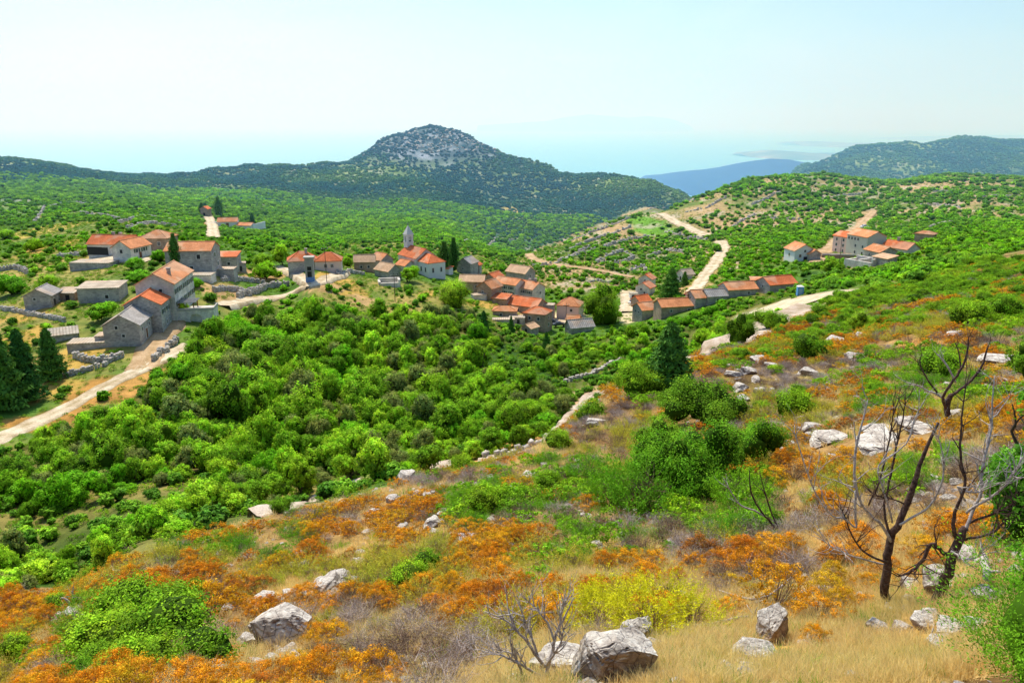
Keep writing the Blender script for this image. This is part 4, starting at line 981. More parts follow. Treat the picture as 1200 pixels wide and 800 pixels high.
house(668, 371, -14, 9.4, 8.2, 6.4, 2.8, 'k', 'o', 'detached house with hipped orange roof beside the round dark tree', [('l', 0, 3.6, .9, 1.2, 'g'), ('l', 0, .8, .9, 1.2), ('f', .3, 3.6, .8, 1., 'k')], kind='hip')
house(672, 379, -14, 5.0, 4.2, 2.4, 1.4, 'b', 'o', 'little orange lean-to against the front of the detached hipped house', [], kind='gable', name='lean_to', cat='lean-to')
house(679, 388, 24, 9.5, 6.0, 2.8, 2.4, 'g', 'g', 'low barn with ridged grey stone-slab roof below the detached hipped house', [('l', 0, .6, .8, 1.2, 'k')], name='stone_barn', cat='barn')

# right part of the village
house(758, 335, 70, 6.5, 7.2, 5.0, 2.4, 'p', 'r', 'topmost red roof of the stacked trio beside the tall dark pine', [('l', 0, 3.5, .6, .8, 'k')])
house(756, 345, 66, 7, 7.6, 4.8, 2.4, 'p', 'r', 'middle red-roofed gable of the stacked trio beside the tall dark pine', [('l', .2, 3.0, .8, 1.0, 'k'), ('l', -.3, 1.2, .8, 1.0, 'k')])
house(751, 358, 40, 7, 6.4, 3.2, 2.3, 'b', 'r', 'lowest and smallest red roof of the stacked trio, hipped over brown walls', [('f', 0, 1.0, .8, 1.0, 'k')])
house(742, 349, 10, 4, 4, 2.6, 0, 'w', 's', 'small white flat-topped garage left of the stacked trio', [('f', 0, .1, 1.8, 1.9, 'o')], kind='flat', name='garage', cat='garage')
house(803, 328, 40, 6, 5.5, 3.2, 1.9, 'p', 's', 'small solitary hut with pale stone roof right of the tall dark pine', [('l', 0, .2, .9, 1.6, 'o')], name='hut', cat='hut')
house(761, 370, 30, 12, 8.4, 4.2, 2.5, 'g', 'o', 'long orange-roofed house with grey gable and one window, left end of the lower terrace row', [('l', -.3, 2.0, .8, 1., 'k'), ('l', .3, 2.0, .8, 1., 'w')])
house(793, 364, 26, 17, 7.8, 4.0, 2.5, 'b', 'o', 'longest orange roof of the lower terrace row, in its middle', [('f', -.5, 1.4, .8, 1.), ('f', .4, 1.4, .8, 1.)], chim=[(.6, .2)])
house(820, 357, 30, 9, 8.4, 4.4, 2.5, 'g', 'o', 'short house of the lower terrace row with grey gable rising above its neighbours', [('l', 0, 3.2, .7, .9, 'k')])
house(836, 353, 28, 8.5, 7, 3.4, 2.2, 'g', 'g', 'grey-tiled house closing the right end of the lower terrace row', [('f', 0, 1, .8, 1., 'k')])
house(864, 345, 30, 13, 8.6, 3.8, 2.4, 'g', 'o', 'orange-roofed house with pale patched gable just above the white parking ground', [('l', 0, .6, 2.0, 2.0, 'o'), ('f', .4, 1.4, .8, 1.)])
house(909, 341, 38, 13, 9, 4.0, 2.6, 'g', 'r', 'bright orange roof with charcoal gable half sunk in the trees near the blue cabin', [('l', 0, 2, .7, .9, 'k')])
house(886, 333, 10, 5, 4, 2.2, .9, 'w', 'o', 'scrap of a white ruined hut among trees above the charcoal gabled house', [], kind='mono', name='hut', cat='hut')
c = hit(937, 346); bc = empty('blue_cabin', (c[0], c[1], h1(c[0], c[1])), R(-6)); bc.scale = (.72, .72, .6); tag(bc, 'small blue portable toilet cabin at the edge of the white parking ground', 'cabin'); clear(c[0], c[1] - 2, 3.4)
m_bl = plain('blue_plastic', (.12, .36, .72), .08, 3, .5); MB().box(-.85, .85, -.85, .85, 0, 3.2).build('body', m_bl, bc)
MB().add([(-.95, -.95, 3.2), (.95, -.95, 3.2), (.95, .95, 3.2), (-.95, .95, 3.2), (-.5, -.5, 3.5), (.5, -.5, 3.5), (.5, .5, 3.5), (-.5, .5, 3.5)], [(0, 1, 5, 4), (1, 2, 6, 5), (2, 3, 7, 6), (3, 0, 4, 7), (4, 5, 6, 7), (3, 2, 1, 0)]).build('roof', S_white, bc)
MB().box(-.5, .5, -.9, -.84, .1, 2.5).build('door', plain('pale_blue_door', (.3, .5, .75), .1, 3, .5), bc)

house(936, 304, -62, 10, 9.6, 5.0, 2.6, 'w', 'o', 'white gabled house with orange roof and dark windows alone left of the hillside hamlet',
      [('r', 0, 4.3, .7, .9, 'k'), ('r', -.45, 2.0, .9, 1.2), ('r', .4, 2.0, .9, 1.2), ('f', 0, 2.0, .9, 1.2), ('r', .1, .1, 1.6, 2.0, 'o')])
house(950, 304, -60, 6.5, 5.5, 3.2, 1.6, 'g', 'o', 'low orange-roofed outbuilding attached behind the white gabled house', [], name='outbuilding', cat='outbuilding')
house(991, 296, -40, 9, 9, 8.2, 1.8, 'k', 'r', 'pinkish three-storey wing with red roof at the left end of the hillside hamlet',
      [('f', s, z, .8, 1.2) for s in (-.5, .4) for z in (.8, 3.4, 6.0)])
house(1013, 299, -46, 13, 11, 9.4, 2.2, 'e', 'o', 'largest house of the hillside hamlet, tan-orange roof above a windowed grey front and brown gable',
      [('f', s, 7.2, .8, 1.1, 'k') for s in (-.8, -.5, -.2, .1)] + [('f', s, z, .8, 1.2) for s in (-.1, .6) for z in (1.0, 4.0)])
house(1031, 304, -50, 10, 9, 4.0, 2.0, 'g', 'o', 'low orange-roofed stone house crouching in front of the big brown gable', [('f', -.3, 1.4, .8, 1.1), ('f', .5, 1.2, .9, 1.2, 'k'), ('r', .1, 2.6, .5, .6, 'k')])
house(1054, 299, -34, 13, 9, 3.6, 2.5, 'p', 'r', 'red-roofed house with a chimney at the right end of the hillside hamlet', [('l', 0, 1.4, .8, 1.1, 'k')], chim=[(-.25, .05)])
r_ = house(1012, 312, -36, 10, 6, 2.0, 0, 'g', 's', 'roofless ruin with white-topped walls below the hillside hamlet', [], kind='flat', name='ruin', cat='ruin')
for o in [o for o in r_.children if o.name.startswith(('roof', 'wall'))]: bpy.data.objects.remove(o)
for a in ((-4, -2.4, 4, -2.4, 1.7), (4, -2.4, 4, 2.4, 2.6), (-4, 2.4, 4, 2.4, 2.2), (-4, -2.4, -4, 2.4, 1.5), (0, -2.4, 0, 2.4, 2.0)): lowwall(r_, 'wall', *a[:4], -2, a[4], .55, S_pale)
house(1036, 311, -40, 7, 5, 3.0, 1.0, 'g', 't', 'tumbledown shed with brown sagging roof next to the roofless ruin', [], kind='mono', name='shed', cat='shed')
house(1084, 282, -14, 9, 6.5, 3.8, 1.2, 'b', 'o', 'isolated brown barn with orange roof and open dark side, right of the hillside hamlet', [('r', 0, .1, 4.6, 2.8, 'o')], kind='hip', name='open_barn', cat='barn')
c = hit(980, 302); rt = empty('terrace', (c[0], c[1], h1(c[0], c[1])), R(-6)); rt.scale = (.66, .66, .6); tag(rt, 'tan paved terrace with retaining wall left of the hillside hamlet', 'terrace'); clear(c[0], c[1], 6)
MB().box(-7.5, 7, -3.5, 3.5, -2.5, 1.6).build('retaining_wall', S_brown, rt); MB().box(-7.7, 7.2, -3.7, 3.7, 1.6, 1.8).build('paving', m_dirt, rt)
lowwall(rt, 'parapet', -7.4, -3.3, 6.9, -3.3, 1.8, 2.6, .35, S_pale)

# ------------------------------------------------------------------ cars
M_tyre = plain('tyre', (.02, .02, .02), .1, 9, .8)
def car(px, row, ang, col, label, ln=4.2, hgt=1.5):
    c = hit(px, row); root = empty('parked_car', (c[0], c[1], h1(c[0], c[1]) + .12 + .0009 * c[1]), R(ang)); root.scale = (.8, .8, .8); tag(root, label, 'car', 'cars parked in the village'); clear(c[0], c[1], 3)
    m, nt = mat_new('car_paint'); finish(nt, col, .25, spec=.6)
    a = ln / 2; w_ = .85
    prof = [(-a, .35), (-a, .85), (-a * .82, 1.0), (-a * .62, 1.02), (-a * .42, hgt), (a * .2, hgt), (a * .5, .98), (a * .93, .82), (a, .6), (a, .35)]
    V = []; 
    for s in (-1, 1):
        for x, z in prof: V.append((x, s * w_ * (.84 if z > 1.2 else 1), z))
    n = len(prof); F = [tuple(range(n)), tuple(range(2 * n - 1, n - 1, -1))] + [(i, n + i, n + (i + 1) % n, (i + 1) % n) for i in range(n)]
    MB().add(V, F).build('body', m, root)
    mb = MB()
    for s in (-1, 1): mb.add([(-a * .52, s * .86, 1.06), (a * .38, s * .86, 1.06), (a * .16, s * .735, hgt - .08), (-a * .4, s * .735, hgt - .08)], [(0, 1, 2, 3)])
    mb.add([(a * .485, -.72, 1.04), (a * .485, .72, 1.04), (a * .24, .66, hgt - .03), (a * .24, -.66, hgt - .03)], [(0, 1, 2, 3)])
    mb.add([(-a * .62, -.7, 1.1), (-a * .62, .7, 1.1), (-a * .46, .64, hgt - .06), (-a * .46, -.64, hgt - .06)], [(3, 2, 1, 0)]).build('windows', M_glass, root)
    for x in (-a * .62, a * .64):
        for s in (-1, 1): MB().tube([(x, s * .7, .33), (x, s * .9, .33)], .33, 14).build('wheel', M_tyre, root)
    return root
car(647, 380, 10, (.02, .03, .06), 'dark blue car parked nearest the flat stone block in the village square')
car(655, 383, 14, (.05, .06, .08), 'charcoal car parked at the right of the two in the village square')
car(1013, 268, 10, (.75, .76, .78), 'white car parked on the dirt road above the hillside hamlet', 4.6, 1.7)
car(120, 296, 5, (.55, .57, .6), 'silver car standing before the garage openings of the long house')
car(741, 357, 60, (.7, .7, .7), 'white car in the pale yard left of the stacked trio of red roofs', 4.0, 1.6)

# ------------------------------------------------------------------ poles
def pole(px, row, hgt, label, cross=True, rad=.07):
    c = hit(px, row); root = empty('utility_pole', (c[0], c[1], h1(c[0], c[1])), R(20)); tag(root, label, 'pole', 'wooden utility poles in the village')
    MB().tube([(0, 0, -.5), (0, 0, hgt)], [rad * 1.2, rad * .8], 8).build('post', bark, root)
    if cross:
        MB().box(-.8, .8, -.06, .06, hgt - .7, hgt - .55).build('crossarm', bark, root)
        for x in (-.7, 0, .7): MB().tube([(x, 0, hgt - .55), (x, 0, hgt - .3)], .06, 6).build('insulator', S_white, root)
pole(383, 332, 9, 'wooden utility pole rising beside the road fork right of the transformer tower')
pole(463, 353, 7, 'thin wooden pole in the grass below the roofless square ruin')
pole(686, 312, 8, 'dark pole standing alone by the valley road on the far side')
pole(663, 392, 8, 'utility pole in front of the grey-slab barn')
pole(983, 312, 8, 'lamp-like pole in front of the tan terrace of the hillside hamlet', False)
pole(119, 290, 6, 'thin mast beside the long garage house roof', False)

# ------------------------------------------------------------------ dry stone walls
wallstone, nt = mat_new('dry_stone'); tc = N(nt, 'ShaderNodeTexCoord')
at = N(nt, 'ShaderNodeAttribute', attribute_name='Col'); nn = noise(nt, 4, 6, .7, tc.outputs['Object'])
finish(nt, mix(nt, 1, at.outputs['Color'], ramp(nt, nn, [(.3, (.55, .55, .55)), (.65, (1.25, 1.25, 1.25))]), 'MULTIPLY'), .95, nn, .8, .05)
def rock_verts(r, n=1):
    """rough block: a cube cut and pushed about"""
    base = np.array([(x, y, z) for x in (-1, 0, 1) for y in (-1, 0, 1) for z in (-1, 0, 1) if (x, y, z) != (0, 0, 0)], float)
    return base
def drystone(pix, hgt, wid, label, step=None, pts=None, cat='stone wall', gapp=.03):
    q = np.array([hit(*p) for p in pix])[:, :2]; d = np.r_[0, np.cumsum(np.hypot(*np.diff(q, axis=0).T))]
    Ym = q[:, 1].mean(); st_ = step or max(.32, Ym * .0020); n = int(d[-1] / st_) + 2
    s = np.linspace(0, d[-1], n); x = np.interp(s, d, q[:, 0]); y = np.interp(s, d, q[:, 1])
    x += fbm(s / (st_ * 6), s * 0, 3, 5) * wid * 1.2
    tx, ty = np.gradient(x), np.gradient(y); l = np.hypot(tx, ty) + 1e-9; nx, ny = -ty / l, tx / l
    V = []; F = []; Cc = []; rows = max(1, int(round(hgt / (st_ * .8)))); hh = hgt / rows; b = 0
    xr = rng.uniform(-.5, .5, (n, rows))
    for i in range(n):
        if rng.uniform() < gapp: continue
        for k in range(rows + (rng.uniform() < .35)):
            for side in ((-1, 1) if wid > .5 else (0,)):
                o = side * wid * .25 + rng.normal() * .05 * wid; jx_ = (rng.uniform() - .5) * st_ * .3
                cx, cy = x[i] + nx[i] * o + tx[i] / l[i] * jx_, y[i] + ny[i] * o + ty[i] / l[i] * jx_
                cz = h1(cx, cy) + hh * (k + .4) - .05
                a = st_ * rng.uniform(.45, .68); w_ = (wid * .3 if side else wid * .5) * rng.uniform(.85, 1.2); z_ = hh * rng.uniform(.5, .68)
                for sx, sy, sz in ((-1,-1,-1),(1,-1,-1),(1,1,-1),(-1,1,-1),(-1,-1,1),(1,-1,1),(1,1,1),(-1,1,1)):
                    f_ = rng.uniform(.72, 1.08); V.append((cx + tx[i] / l[i] * sx * a * f_ + nx[i] * sy * w_ * f_, cy + ty[i] / l[i] * sx * a * f_ + ny[i] * sy * w_ * f_, cz + sz * z_ * f_))
                F += [(b, b+3, b+2, b+1), (b+4, b+5, b+6, b+7), (b, b+1, b+5, b+4), (b+1, b+2, b+6, b+5), (b+2, b+3, b+7, b+6), (b+3, b, b+4, b+7)]; b += 8
                g = rng.uniform(.7, 1.15); Cc += [(.58 * g, .53 * g, .47 * g)] * 8
        ROADP.append((x[i], y[i], wid * .4))
    V = np.array(V); o = link('dry_stone_wall', mesh('dry_stone_wall', V, np.array(F), [wallstone], C=np.array(Cc)))
    tag(o, label, cat, 'dry stone walls around the village'); return o
drystone([(281, 350), (290, 345), (305, 341), (320, 336), (337, 335)], 1.3, .7, 'curved grey dry stone wall above the road left of the transformer tower')
drystone([(182, 424), (190, 415), (200, 405), (207, 400)], 1.0, .6, 'short grey retaining wall wedged between the drive and the main road')
drystone([(0, 362), (20, 366), (45, 371), (75, 377)], 1.0*.7, .6, 'low stone wall crossing the meadow below the lone barn')
drystone([(0, 318), (18, 315), (38, 322)], 1.1, .7, 'dark stone wall at the left edge among green bushes')
drystone([(70, 301), (90, 300), (105, 299)], 1.0, .6, 'pale field wall running up to the rainwater tank')
drystone([(88, 418), (110, 426), (132, 421)], 1.0, .6, 'broken terrace wall in front of the low cisterns')
drystone([(75, 442), (100, 436), (118, 430), (140, 418)], .8, .6, 'lower terrace wall in the golden bank above the main road')
drystone([(252, 342), (268, 340), (284, 342)], 1.0, .6, 'stone wall behind the pergola terrace')
drystone([(262, 330), (275, 328), (296, 330), (310, 333)], .9, .6, 'field wall between the flat terrace and the road')
drystone([(392, 318), (398, 324), (410, 320), (425, 322)], 1.0, .6, 'rubble wall at the bend right of the road fork')
HW = [([(626, 313), (650, 309), (690, 290)], 'wall climbing from the valley road, lowest on the far slope'), ([(668, 283), (705, 269), (742, 254)], 'terrace wall just under the skyline at the left of the far slope'),
      ([(668, 292), (700, 280), (738, 266)], 'second terrace wall below the skyline of the far slope'), ([(672, 301), (705, 291), (735, 281), (760, 277)], 'long terrace wall midway down the far slope'),
      ([(700, 308), (712, 299), (730, 295), (742, 302), (728, 309), (704, 307)], 'ring-shaped stone enclosure on the far slope'), ([(740, 318), (752, 312), (757, 318)], 'short hooked wall left of the solitary pine grove'),
      ([(760, 246), (790, 240), (812, 236)], 'wall along the brow above the hairpin road'), ([(800, 250), (830, 243), (850, 232)], 'rubble bank running uphill behind the hairpin road'),
      ([(795, 284), (812, 279), (826, 282)], 'short wall below the hairpin road'), ([(858, 268), (870, 258), (885, 252)], 'pale wall on the right-hand hill above the road bend'),
      ([(882, 240), (902, 231), (918, 224)], 'straight wall running up to the crest of the right-hand hill'), ([(905, 256), (935, 258)], 'short pale wall in the middle of the right-hand hill'),
      ([(1090, 268), (1105, 263), (1118, 262)], 'grey rubble wall beside the isolated brown barn'), ([(1095, 225), (1120, 224)], 'low wall near the skyline at the far right'),
      ([(1140, 232), (1170, 230), (1195, 232)], 'long low wall near the skyline at the right edge'), ([(1080, 240), (1105, 241), (1125, 244)], 'pale wall across the upper right slope'),
      ([(760, 300), (785, 294), (800, 296)], 'wall in the orchard above the stacked trio of red roofs'), ([(690, 331), (702, 329), (712, 332)], 'short wall in the valley bottom near the lone pole'),
      ([(965, 234), (990, 229), (1015, 227)], 'wall above the dirt road on the right-hand hill'), ([(40, 262), (48, 250), (52, 243)], 'pale wall running straight up the far left hillside'),
      ([(60, 243), (90, 238), (118, 241)], 'low wall across the far left hillside'), ([(140, 262), (170, 254), (215, 262)], 'terrace wall above the long garage house'),
      ([(150, 268), (180, 262), (205, 266)], 'terrace wall directly behind the hipped brown house'), ([(95, 250), (125, 254), (140, 258)], 'rubble line on the left hillside above the garage house'),
      ([(545, 283), (580, 279), (602, 281)], 'brown retaining wall in the gully behind the cypress pair'), ([(780, 272), (800, 276)], 'wall hugging the outer side of the hairpin road')]
for p, lb in HW: drystone(p, .65, .75, lb, cat='stone wall', gapp=.22)
drystone([(573, 536), (597, 533), (618, 524), (640, 517)], .45, .8, 'tumbled white stones edging the path through the orange scrub', step=.45, gapp=.15)
drystone([(664, 448), (690, 441), (725, 424)], .7, .6, 'half-buried wall in the bushes above the path bend', gapp=.2)
# ------------------------------------------------------------------ rocks
m_rock, nt = mat_new('limestone'); tc = N(nt, 'ShaderNodeTexCoord'); geo = N(nt, 'ShaderNodeNewGeometry')
nn = noise(nt, 5, 9, .7, tc.outputs['Object']); n2_ = noise(nt, 1.3, 5, .6, tc.outputs['Object'])
vo = N(nt, 'ShaderNodeTexVoronoi', feature='DISTANCE_TO_EDGE', i_Scale=2.4); L(nt, tc.outputs['Object'], vo.inputs['Vector'])
c = ramp(nt, nn, [(.30, (.26, .24, .22)), (.44, (.56, .52, .48)), (.6, (.76, .72, .66)), (.8, (.9, .87, .82))])
c = mix(nt, 1, c, ramp(nt, n2_, [(.38, (.72, .66, .62)), (.6, (1.05, 1.03, 1))]), 'MULTIPLY')
c = mix(nt, ramp(nt, vo.outputs[0], [(0, (1, 1, 1)), (.035, (0, 0, 0))]), c, (.16, .13, .12))
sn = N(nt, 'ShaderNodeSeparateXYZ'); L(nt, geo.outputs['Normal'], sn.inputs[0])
c = mix(nt, 1, c, ramp(nt, sn.outputs['Z'], [(.0, (.52, .43, .38)), (.35, (.66, .60, .56)), (.6, (1, 1, 1))]), 'MULTIPLY')  # shade painted in: upright faces darker and browner, tops left pale
hh_ = mth(nt, 'ADD', nn, mth(nt, 'MULTIPLY', vo.outputs[0], .6))
finish(nt, c, .92, hh_, .9, .06)
m_rock2 = m_rock.copy(); m_rock2.name = 'dark_limestone'
def rock_mesh(seed, sx, sy, sz, sub=3, cuts=7):
    import bmesh
    bm = bmesh.new(); bmesh.ops.create_icosphere(bm, subdivisions=sub + 1, radius=1)
    r = np.random.default_rng(seed)
    ax = [(1, 0, 0), (-1, 0, 0), (0, 1, 0), (0, -1, 0), (0, 0, 1), (.6, .6, .5), (-.6, .5, .6)]
    N_ = [np.array(a, float) + r.normal(size=3) * .22 for a in ax] + [uvs(1, r)[0] for _ in range(cuts)]
    D_ = [r.uniform(.5, .66) for _ in ax] + [r.uniform(.6, .85) for _ in range(cuts)]
    P_ = np.array([v.co for v in bm.verts])
    for n_, d in zip(N_, D_):
        n_ = n_ / np.linalg.norm(n_); e = np.maximum(P_ @ n_ - d, 0); P_ = P_ - n_ * e[:, None] * .97
    P_ *= 1.45
    s3 = lambda f, o, sd: fbm(P_[:, 0] * f + P_[:, 2] * f * .8 + seed, P_[:, 1] * f - P_[:, 2] * f * .6 + 3, o, sd)
    k = s3(1.6, 5, seed % 90) * .17 - np.maximum(.05 - np.abs(s3(2.1, 3, 7)), 0) * 1.6 + s3(9, 3, 12) * .03
    for v, p, kk in zip(bm.verts, P_, k): q = p * (1 + kk); v.co = (q[0] * sx, q[1] * sy, q[2] * sz)
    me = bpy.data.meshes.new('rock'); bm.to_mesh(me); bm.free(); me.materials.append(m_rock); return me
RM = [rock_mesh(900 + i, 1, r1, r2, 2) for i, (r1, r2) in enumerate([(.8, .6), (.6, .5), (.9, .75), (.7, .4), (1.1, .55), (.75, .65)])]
def rock(px, row, wpx, hfrac, label, seed=0, rz=0, sink=.3, depth=.8, big=False, tilt=(0, 0), group=None):
    c = hit(px, row); w_ = wpx * c[1] / FPX / 2 / .95
    me = rock_mesh(1000 + seed, 1, depth, hfrac, 4 if wpx > 50 else 3, 9) if big else RM[seed % 6]
    o = link('rock', me, loc=(c[0], c[1] + w_ * .3, h1(c[0], c[1]) + w_ * hfrac * (1 - sink) * .8), rot=(tilt[0], tilt[1], rz), sc=w_)
    tag(o, label, 'rock', group); clear(c[0], c[1] + w_ * .3, w_ * .9)
    if wpx > 24:
        for k in (1.2, 2.0): clear(c[0] * (1 - k * w_ / c[1]), c[1] - k * w_, w_ * .8)
    return o
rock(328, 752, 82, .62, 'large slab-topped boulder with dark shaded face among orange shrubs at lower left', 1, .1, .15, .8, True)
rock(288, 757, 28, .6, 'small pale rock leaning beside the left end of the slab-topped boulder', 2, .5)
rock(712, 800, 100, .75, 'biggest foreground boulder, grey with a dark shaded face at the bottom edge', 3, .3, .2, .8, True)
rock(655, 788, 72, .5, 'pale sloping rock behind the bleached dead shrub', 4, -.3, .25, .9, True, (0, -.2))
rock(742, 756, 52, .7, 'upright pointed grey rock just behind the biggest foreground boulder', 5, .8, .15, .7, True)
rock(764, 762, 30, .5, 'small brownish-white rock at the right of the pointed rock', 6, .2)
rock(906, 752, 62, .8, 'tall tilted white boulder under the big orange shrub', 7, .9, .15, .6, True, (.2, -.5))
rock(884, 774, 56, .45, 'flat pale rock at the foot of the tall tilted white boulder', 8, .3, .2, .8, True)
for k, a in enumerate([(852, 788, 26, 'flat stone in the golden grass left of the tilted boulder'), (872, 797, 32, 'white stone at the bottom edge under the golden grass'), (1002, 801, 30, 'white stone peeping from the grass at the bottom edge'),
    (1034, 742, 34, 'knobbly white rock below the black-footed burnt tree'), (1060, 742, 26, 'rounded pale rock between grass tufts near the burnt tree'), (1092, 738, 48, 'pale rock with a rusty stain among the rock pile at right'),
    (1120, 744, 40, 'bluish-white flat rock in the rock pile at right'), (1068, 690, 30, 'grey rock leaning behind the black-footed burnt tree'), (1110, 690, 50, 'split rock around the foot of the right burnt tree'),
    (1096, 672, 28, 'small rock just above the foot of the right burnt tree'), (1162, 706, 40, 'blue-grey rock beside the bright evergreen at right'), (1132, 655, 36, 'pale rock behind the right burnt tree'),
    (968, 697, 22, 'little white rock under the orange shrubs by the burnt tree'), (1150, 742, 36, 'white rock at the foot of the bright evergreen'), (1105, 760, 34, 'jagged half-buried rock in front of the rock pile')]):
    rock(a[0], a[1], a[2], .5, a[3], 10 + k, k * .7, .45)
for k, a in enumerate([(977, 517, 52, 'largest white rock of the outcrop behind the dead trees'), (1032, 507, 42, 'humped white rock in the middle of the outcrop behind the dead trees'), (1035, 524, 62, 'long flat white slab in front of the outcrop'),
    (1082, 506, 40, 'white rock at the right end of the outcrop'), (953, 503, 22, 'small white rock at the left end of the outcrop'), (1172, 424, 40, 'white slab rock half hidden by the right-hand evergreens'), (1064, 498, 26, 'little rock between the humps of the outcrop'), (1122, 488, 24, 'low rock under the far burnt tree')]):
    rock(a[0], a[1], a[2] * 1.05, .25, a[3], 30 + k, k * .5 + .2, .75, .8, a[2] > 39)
PALE = [(878, 438, 26), (886, 447, 22), (868, 458, 26), (872, 470, 24), (890, 424, 18), (945, 440, 22), (1000, 420, 20), (700, 499, 24), (655, 478, 18), (688, 607, 16), (620, 560, 18), (475, 563, 26), (437, 604, 18), (384, 690, 40), (398, 680, 26), (376, 683, 20),
        (308, 705, 26), (340, 700, 22), (356, 665, 16), (300, 782, 30), (318, 776, 22), (248, 789, 32), (230, 795, 22), (345, 775, 26), (420, 660, 16), (470, 620, 18), (507, 617, 24), (520, 605, 16), (548, 634, 22), (728, 671, 12), (716, 677, 12),
        (860, 441, 18), (892, 460, 18), (905, 430, 16), (980, 402, 20), (1010, 396, 16), (1120, 395, 18), (1150, 380, 16), (460, 588, 18), (430, 625, 14), (600, 575, 14), (640, 548, 14), (90, 720, 30), (100, 728, 20), (70, 724, 16), (830, 600, 10), (700, 640, 14), (540, 700, 12)]
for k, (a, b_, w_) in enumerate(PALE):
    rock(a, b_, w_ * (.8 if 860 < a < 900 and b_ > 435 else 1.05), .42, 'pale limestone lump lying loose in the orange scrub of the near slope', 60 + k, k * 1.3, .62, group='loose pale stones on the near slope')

# ------------------------------------------------------------------ named trees and shrubs
def plant(kind, px, row, wpx, name, label, cat, sq=1.0, group=None, clr=.8, rz=None, up=0, hgt=None):
    """kind = (crown mesh, trunk mesh) of about radius 1, or a single mesh"""
    c = hit(px, row); r_ = wpx * c[1] / FPX / 2
    if not isinstance(kind, tuple):
        co = np.zeros(len(kind.vertices) * 3, np.float32); kind.vertices.foreach_get('co', co); r_ /= float(np.percentile(np.abs(co.reshape(-1, 3)[:, 0]), 98))
    z = h1(c[0], c[1]) + ((-.38 if isinstance(kind, tuple) and up == 0 else up) * r_); rz = rng.uniform(0, 6.28) if rz is None else rz
    clear(c[0], c[1], wpx * c[1] / FPX / 2 * clr)
    if isinstance(kind, tuple):
        root = empty(name, (c[0], c[1], z), rz); root.scale = (r_ * 1.05, r_ * 1.05, r_ * 1.05 * sq)
        link('crown', kind[0], root)
        if kind[1] is not None: link('trunk', kind[1], root)
        tag(root, label, cat, group); return root
    o = link(name, kind, None, (c[0], c[1], z), (0, 0, rz), (r_, r_, r_ * sq)); tag(o, label, cat, group); return o
def tall(kind, px, row, hpx, name, label, cat, wide=1., group=None):
    c = hit(px, row); h_ = hpx * c[1] / FPX / .97; root = empty(name, (c[0], c[1], h1(c[0], c[1]) - .1), rng.uniform(0, 6.28))
    root.scale = (h_ * wide, h_ * wide, h_); tag(root, label, cat, group); clear(c[0], c[1], h_ * .25 * wide)
    link('crown', kind[0], root); link('trunk', TRK, root); return root
tall(CONE[0], 8, 478, 104, 'conifer', 'dark conifer cut by the left edge of the view', 'conifer', 1.0)
tall(CONE[1], 32, 468, 92, 'conifer', 'middle dark conifer of the three at the left edge', 'conifer', 1.05)
tall(CONE[2], 62, 444, 66, 'conifer', 'right and broadest dark conifer of the three at the left edge', 'conifer', .95)
tall(CONE[1], 21, 478, 32, 'young_conifer', 'small young conifer on the golden bank below the three dark conifers', 'conifer', 1.1)
tall(CYP[0], 207, 316, 42, 'cypress', 'slim cypress against the front of the big two-storey house', 'cypress', 1.3)
tall(CYP[0], 237, 252, 14, 'cypress', 'small cypress left of the pale road at the cemetery', 'cypress', 2)
tall(CYP[1], 257, 256, 24, 'cypress', 'large cypress standing by the far cemetery', 'cypress', 1.7)
tall(CYP[0], 296, 264, 14, 'cypress', 'small cypress at the right corner of the far cemetery', 'cypress', 1.8)
tall(CYP[1], 521, 319, 36, 'cypress', 'broader left cypress of the pair right of the church', 'cypress', 1.5)
tall(CYP[0], 532, 319, 40, 'cypress', 'slimmer right cypress of the pair right of the church', 'cypress', 1.2)
tall(CONE[0], 567, 395, 34, 'conifer', 'small dark conifer in the wood below the golden plot', 'conifer', 1.0)
tall(CONE[1], 599, 390, 22, 'conifer', 'little dark conifer in front of the white flat-roofed shed', 'conifer', .9)
tall(CONE[2], 640, 416, 30, 'conifer', 'pointed conifer among bushes below the grey-slab barn', 'conifer', .8)
tall(CONE[2], 786, 350, 38, 'pine', 'big dark pine beside the stacked trio of red roofs', 'pine', 1.3)
tall(CONE[0], 802, 335, 18, 'pine', 'smaller dark pine touching the big pine by the stacked trio', 'pine', 1.2)
tall(CONE[0], 783, 456, 88, 'conifer', 'tall shaggy dark conifer at the near path, right of the bend', 'conifer', 1.35)
tall(CYP[1], 200, 460, 24, 'young_cypress', 'thin young cypress on the bank right of the main road', 'cypress', .8)
plant(NBD[0], 708, 378, 56, 'broadleaf_tree', 'big round dark tree right of the detached hipped house', 'tree', 1.1)
plant(NBD[2], 527, 357, 46, 'broadleaf_tree', 'big round dark tree below the church and cypress pair', 'tree', 1.0)
plant(TREEB[0], 312, 327, 32, 'broadleaf_tree', 'round bright green tree beside the curved stone wall', 'tree', 1.0)
plant(TREE[2], 308, 313, 28, 'broadleaf_tree', 'dark tree behind the round bright tree by the road fork', 'tree', 1.0)
plant(TREE[4], 330, 311, 28, 'broadleaf_tree', 'right-hand dark tree behind the road fork, next to the red hipped roof', 'tree', 1.1)
plant(TREE[3], 408, 314, 16, 'broadleaf_tree', 'small round tree at the bend right of the pinkish house', 'tree', 1.2)
plant(TREEB[1], 480, 330, 28, 'broadleaf_tree', 'yellow-green tree in front of the church nave', 'tree', .9)
plant(TREEB[2], 160, 314, 26, 'broadleaf_tree', 'leafy bright tree below the gabled wing', 'tree', .9)
plant(TREEB[3], 187, 307, 24, 'broadleaf_tree', 'leafy green tree left of the slim cypress', 'tree', .9)
plant(TREEB[0], 165, 330, 34, 'broadleaf_tree', 'spreading bright green tree behind the tallest house', 'tree', .7)
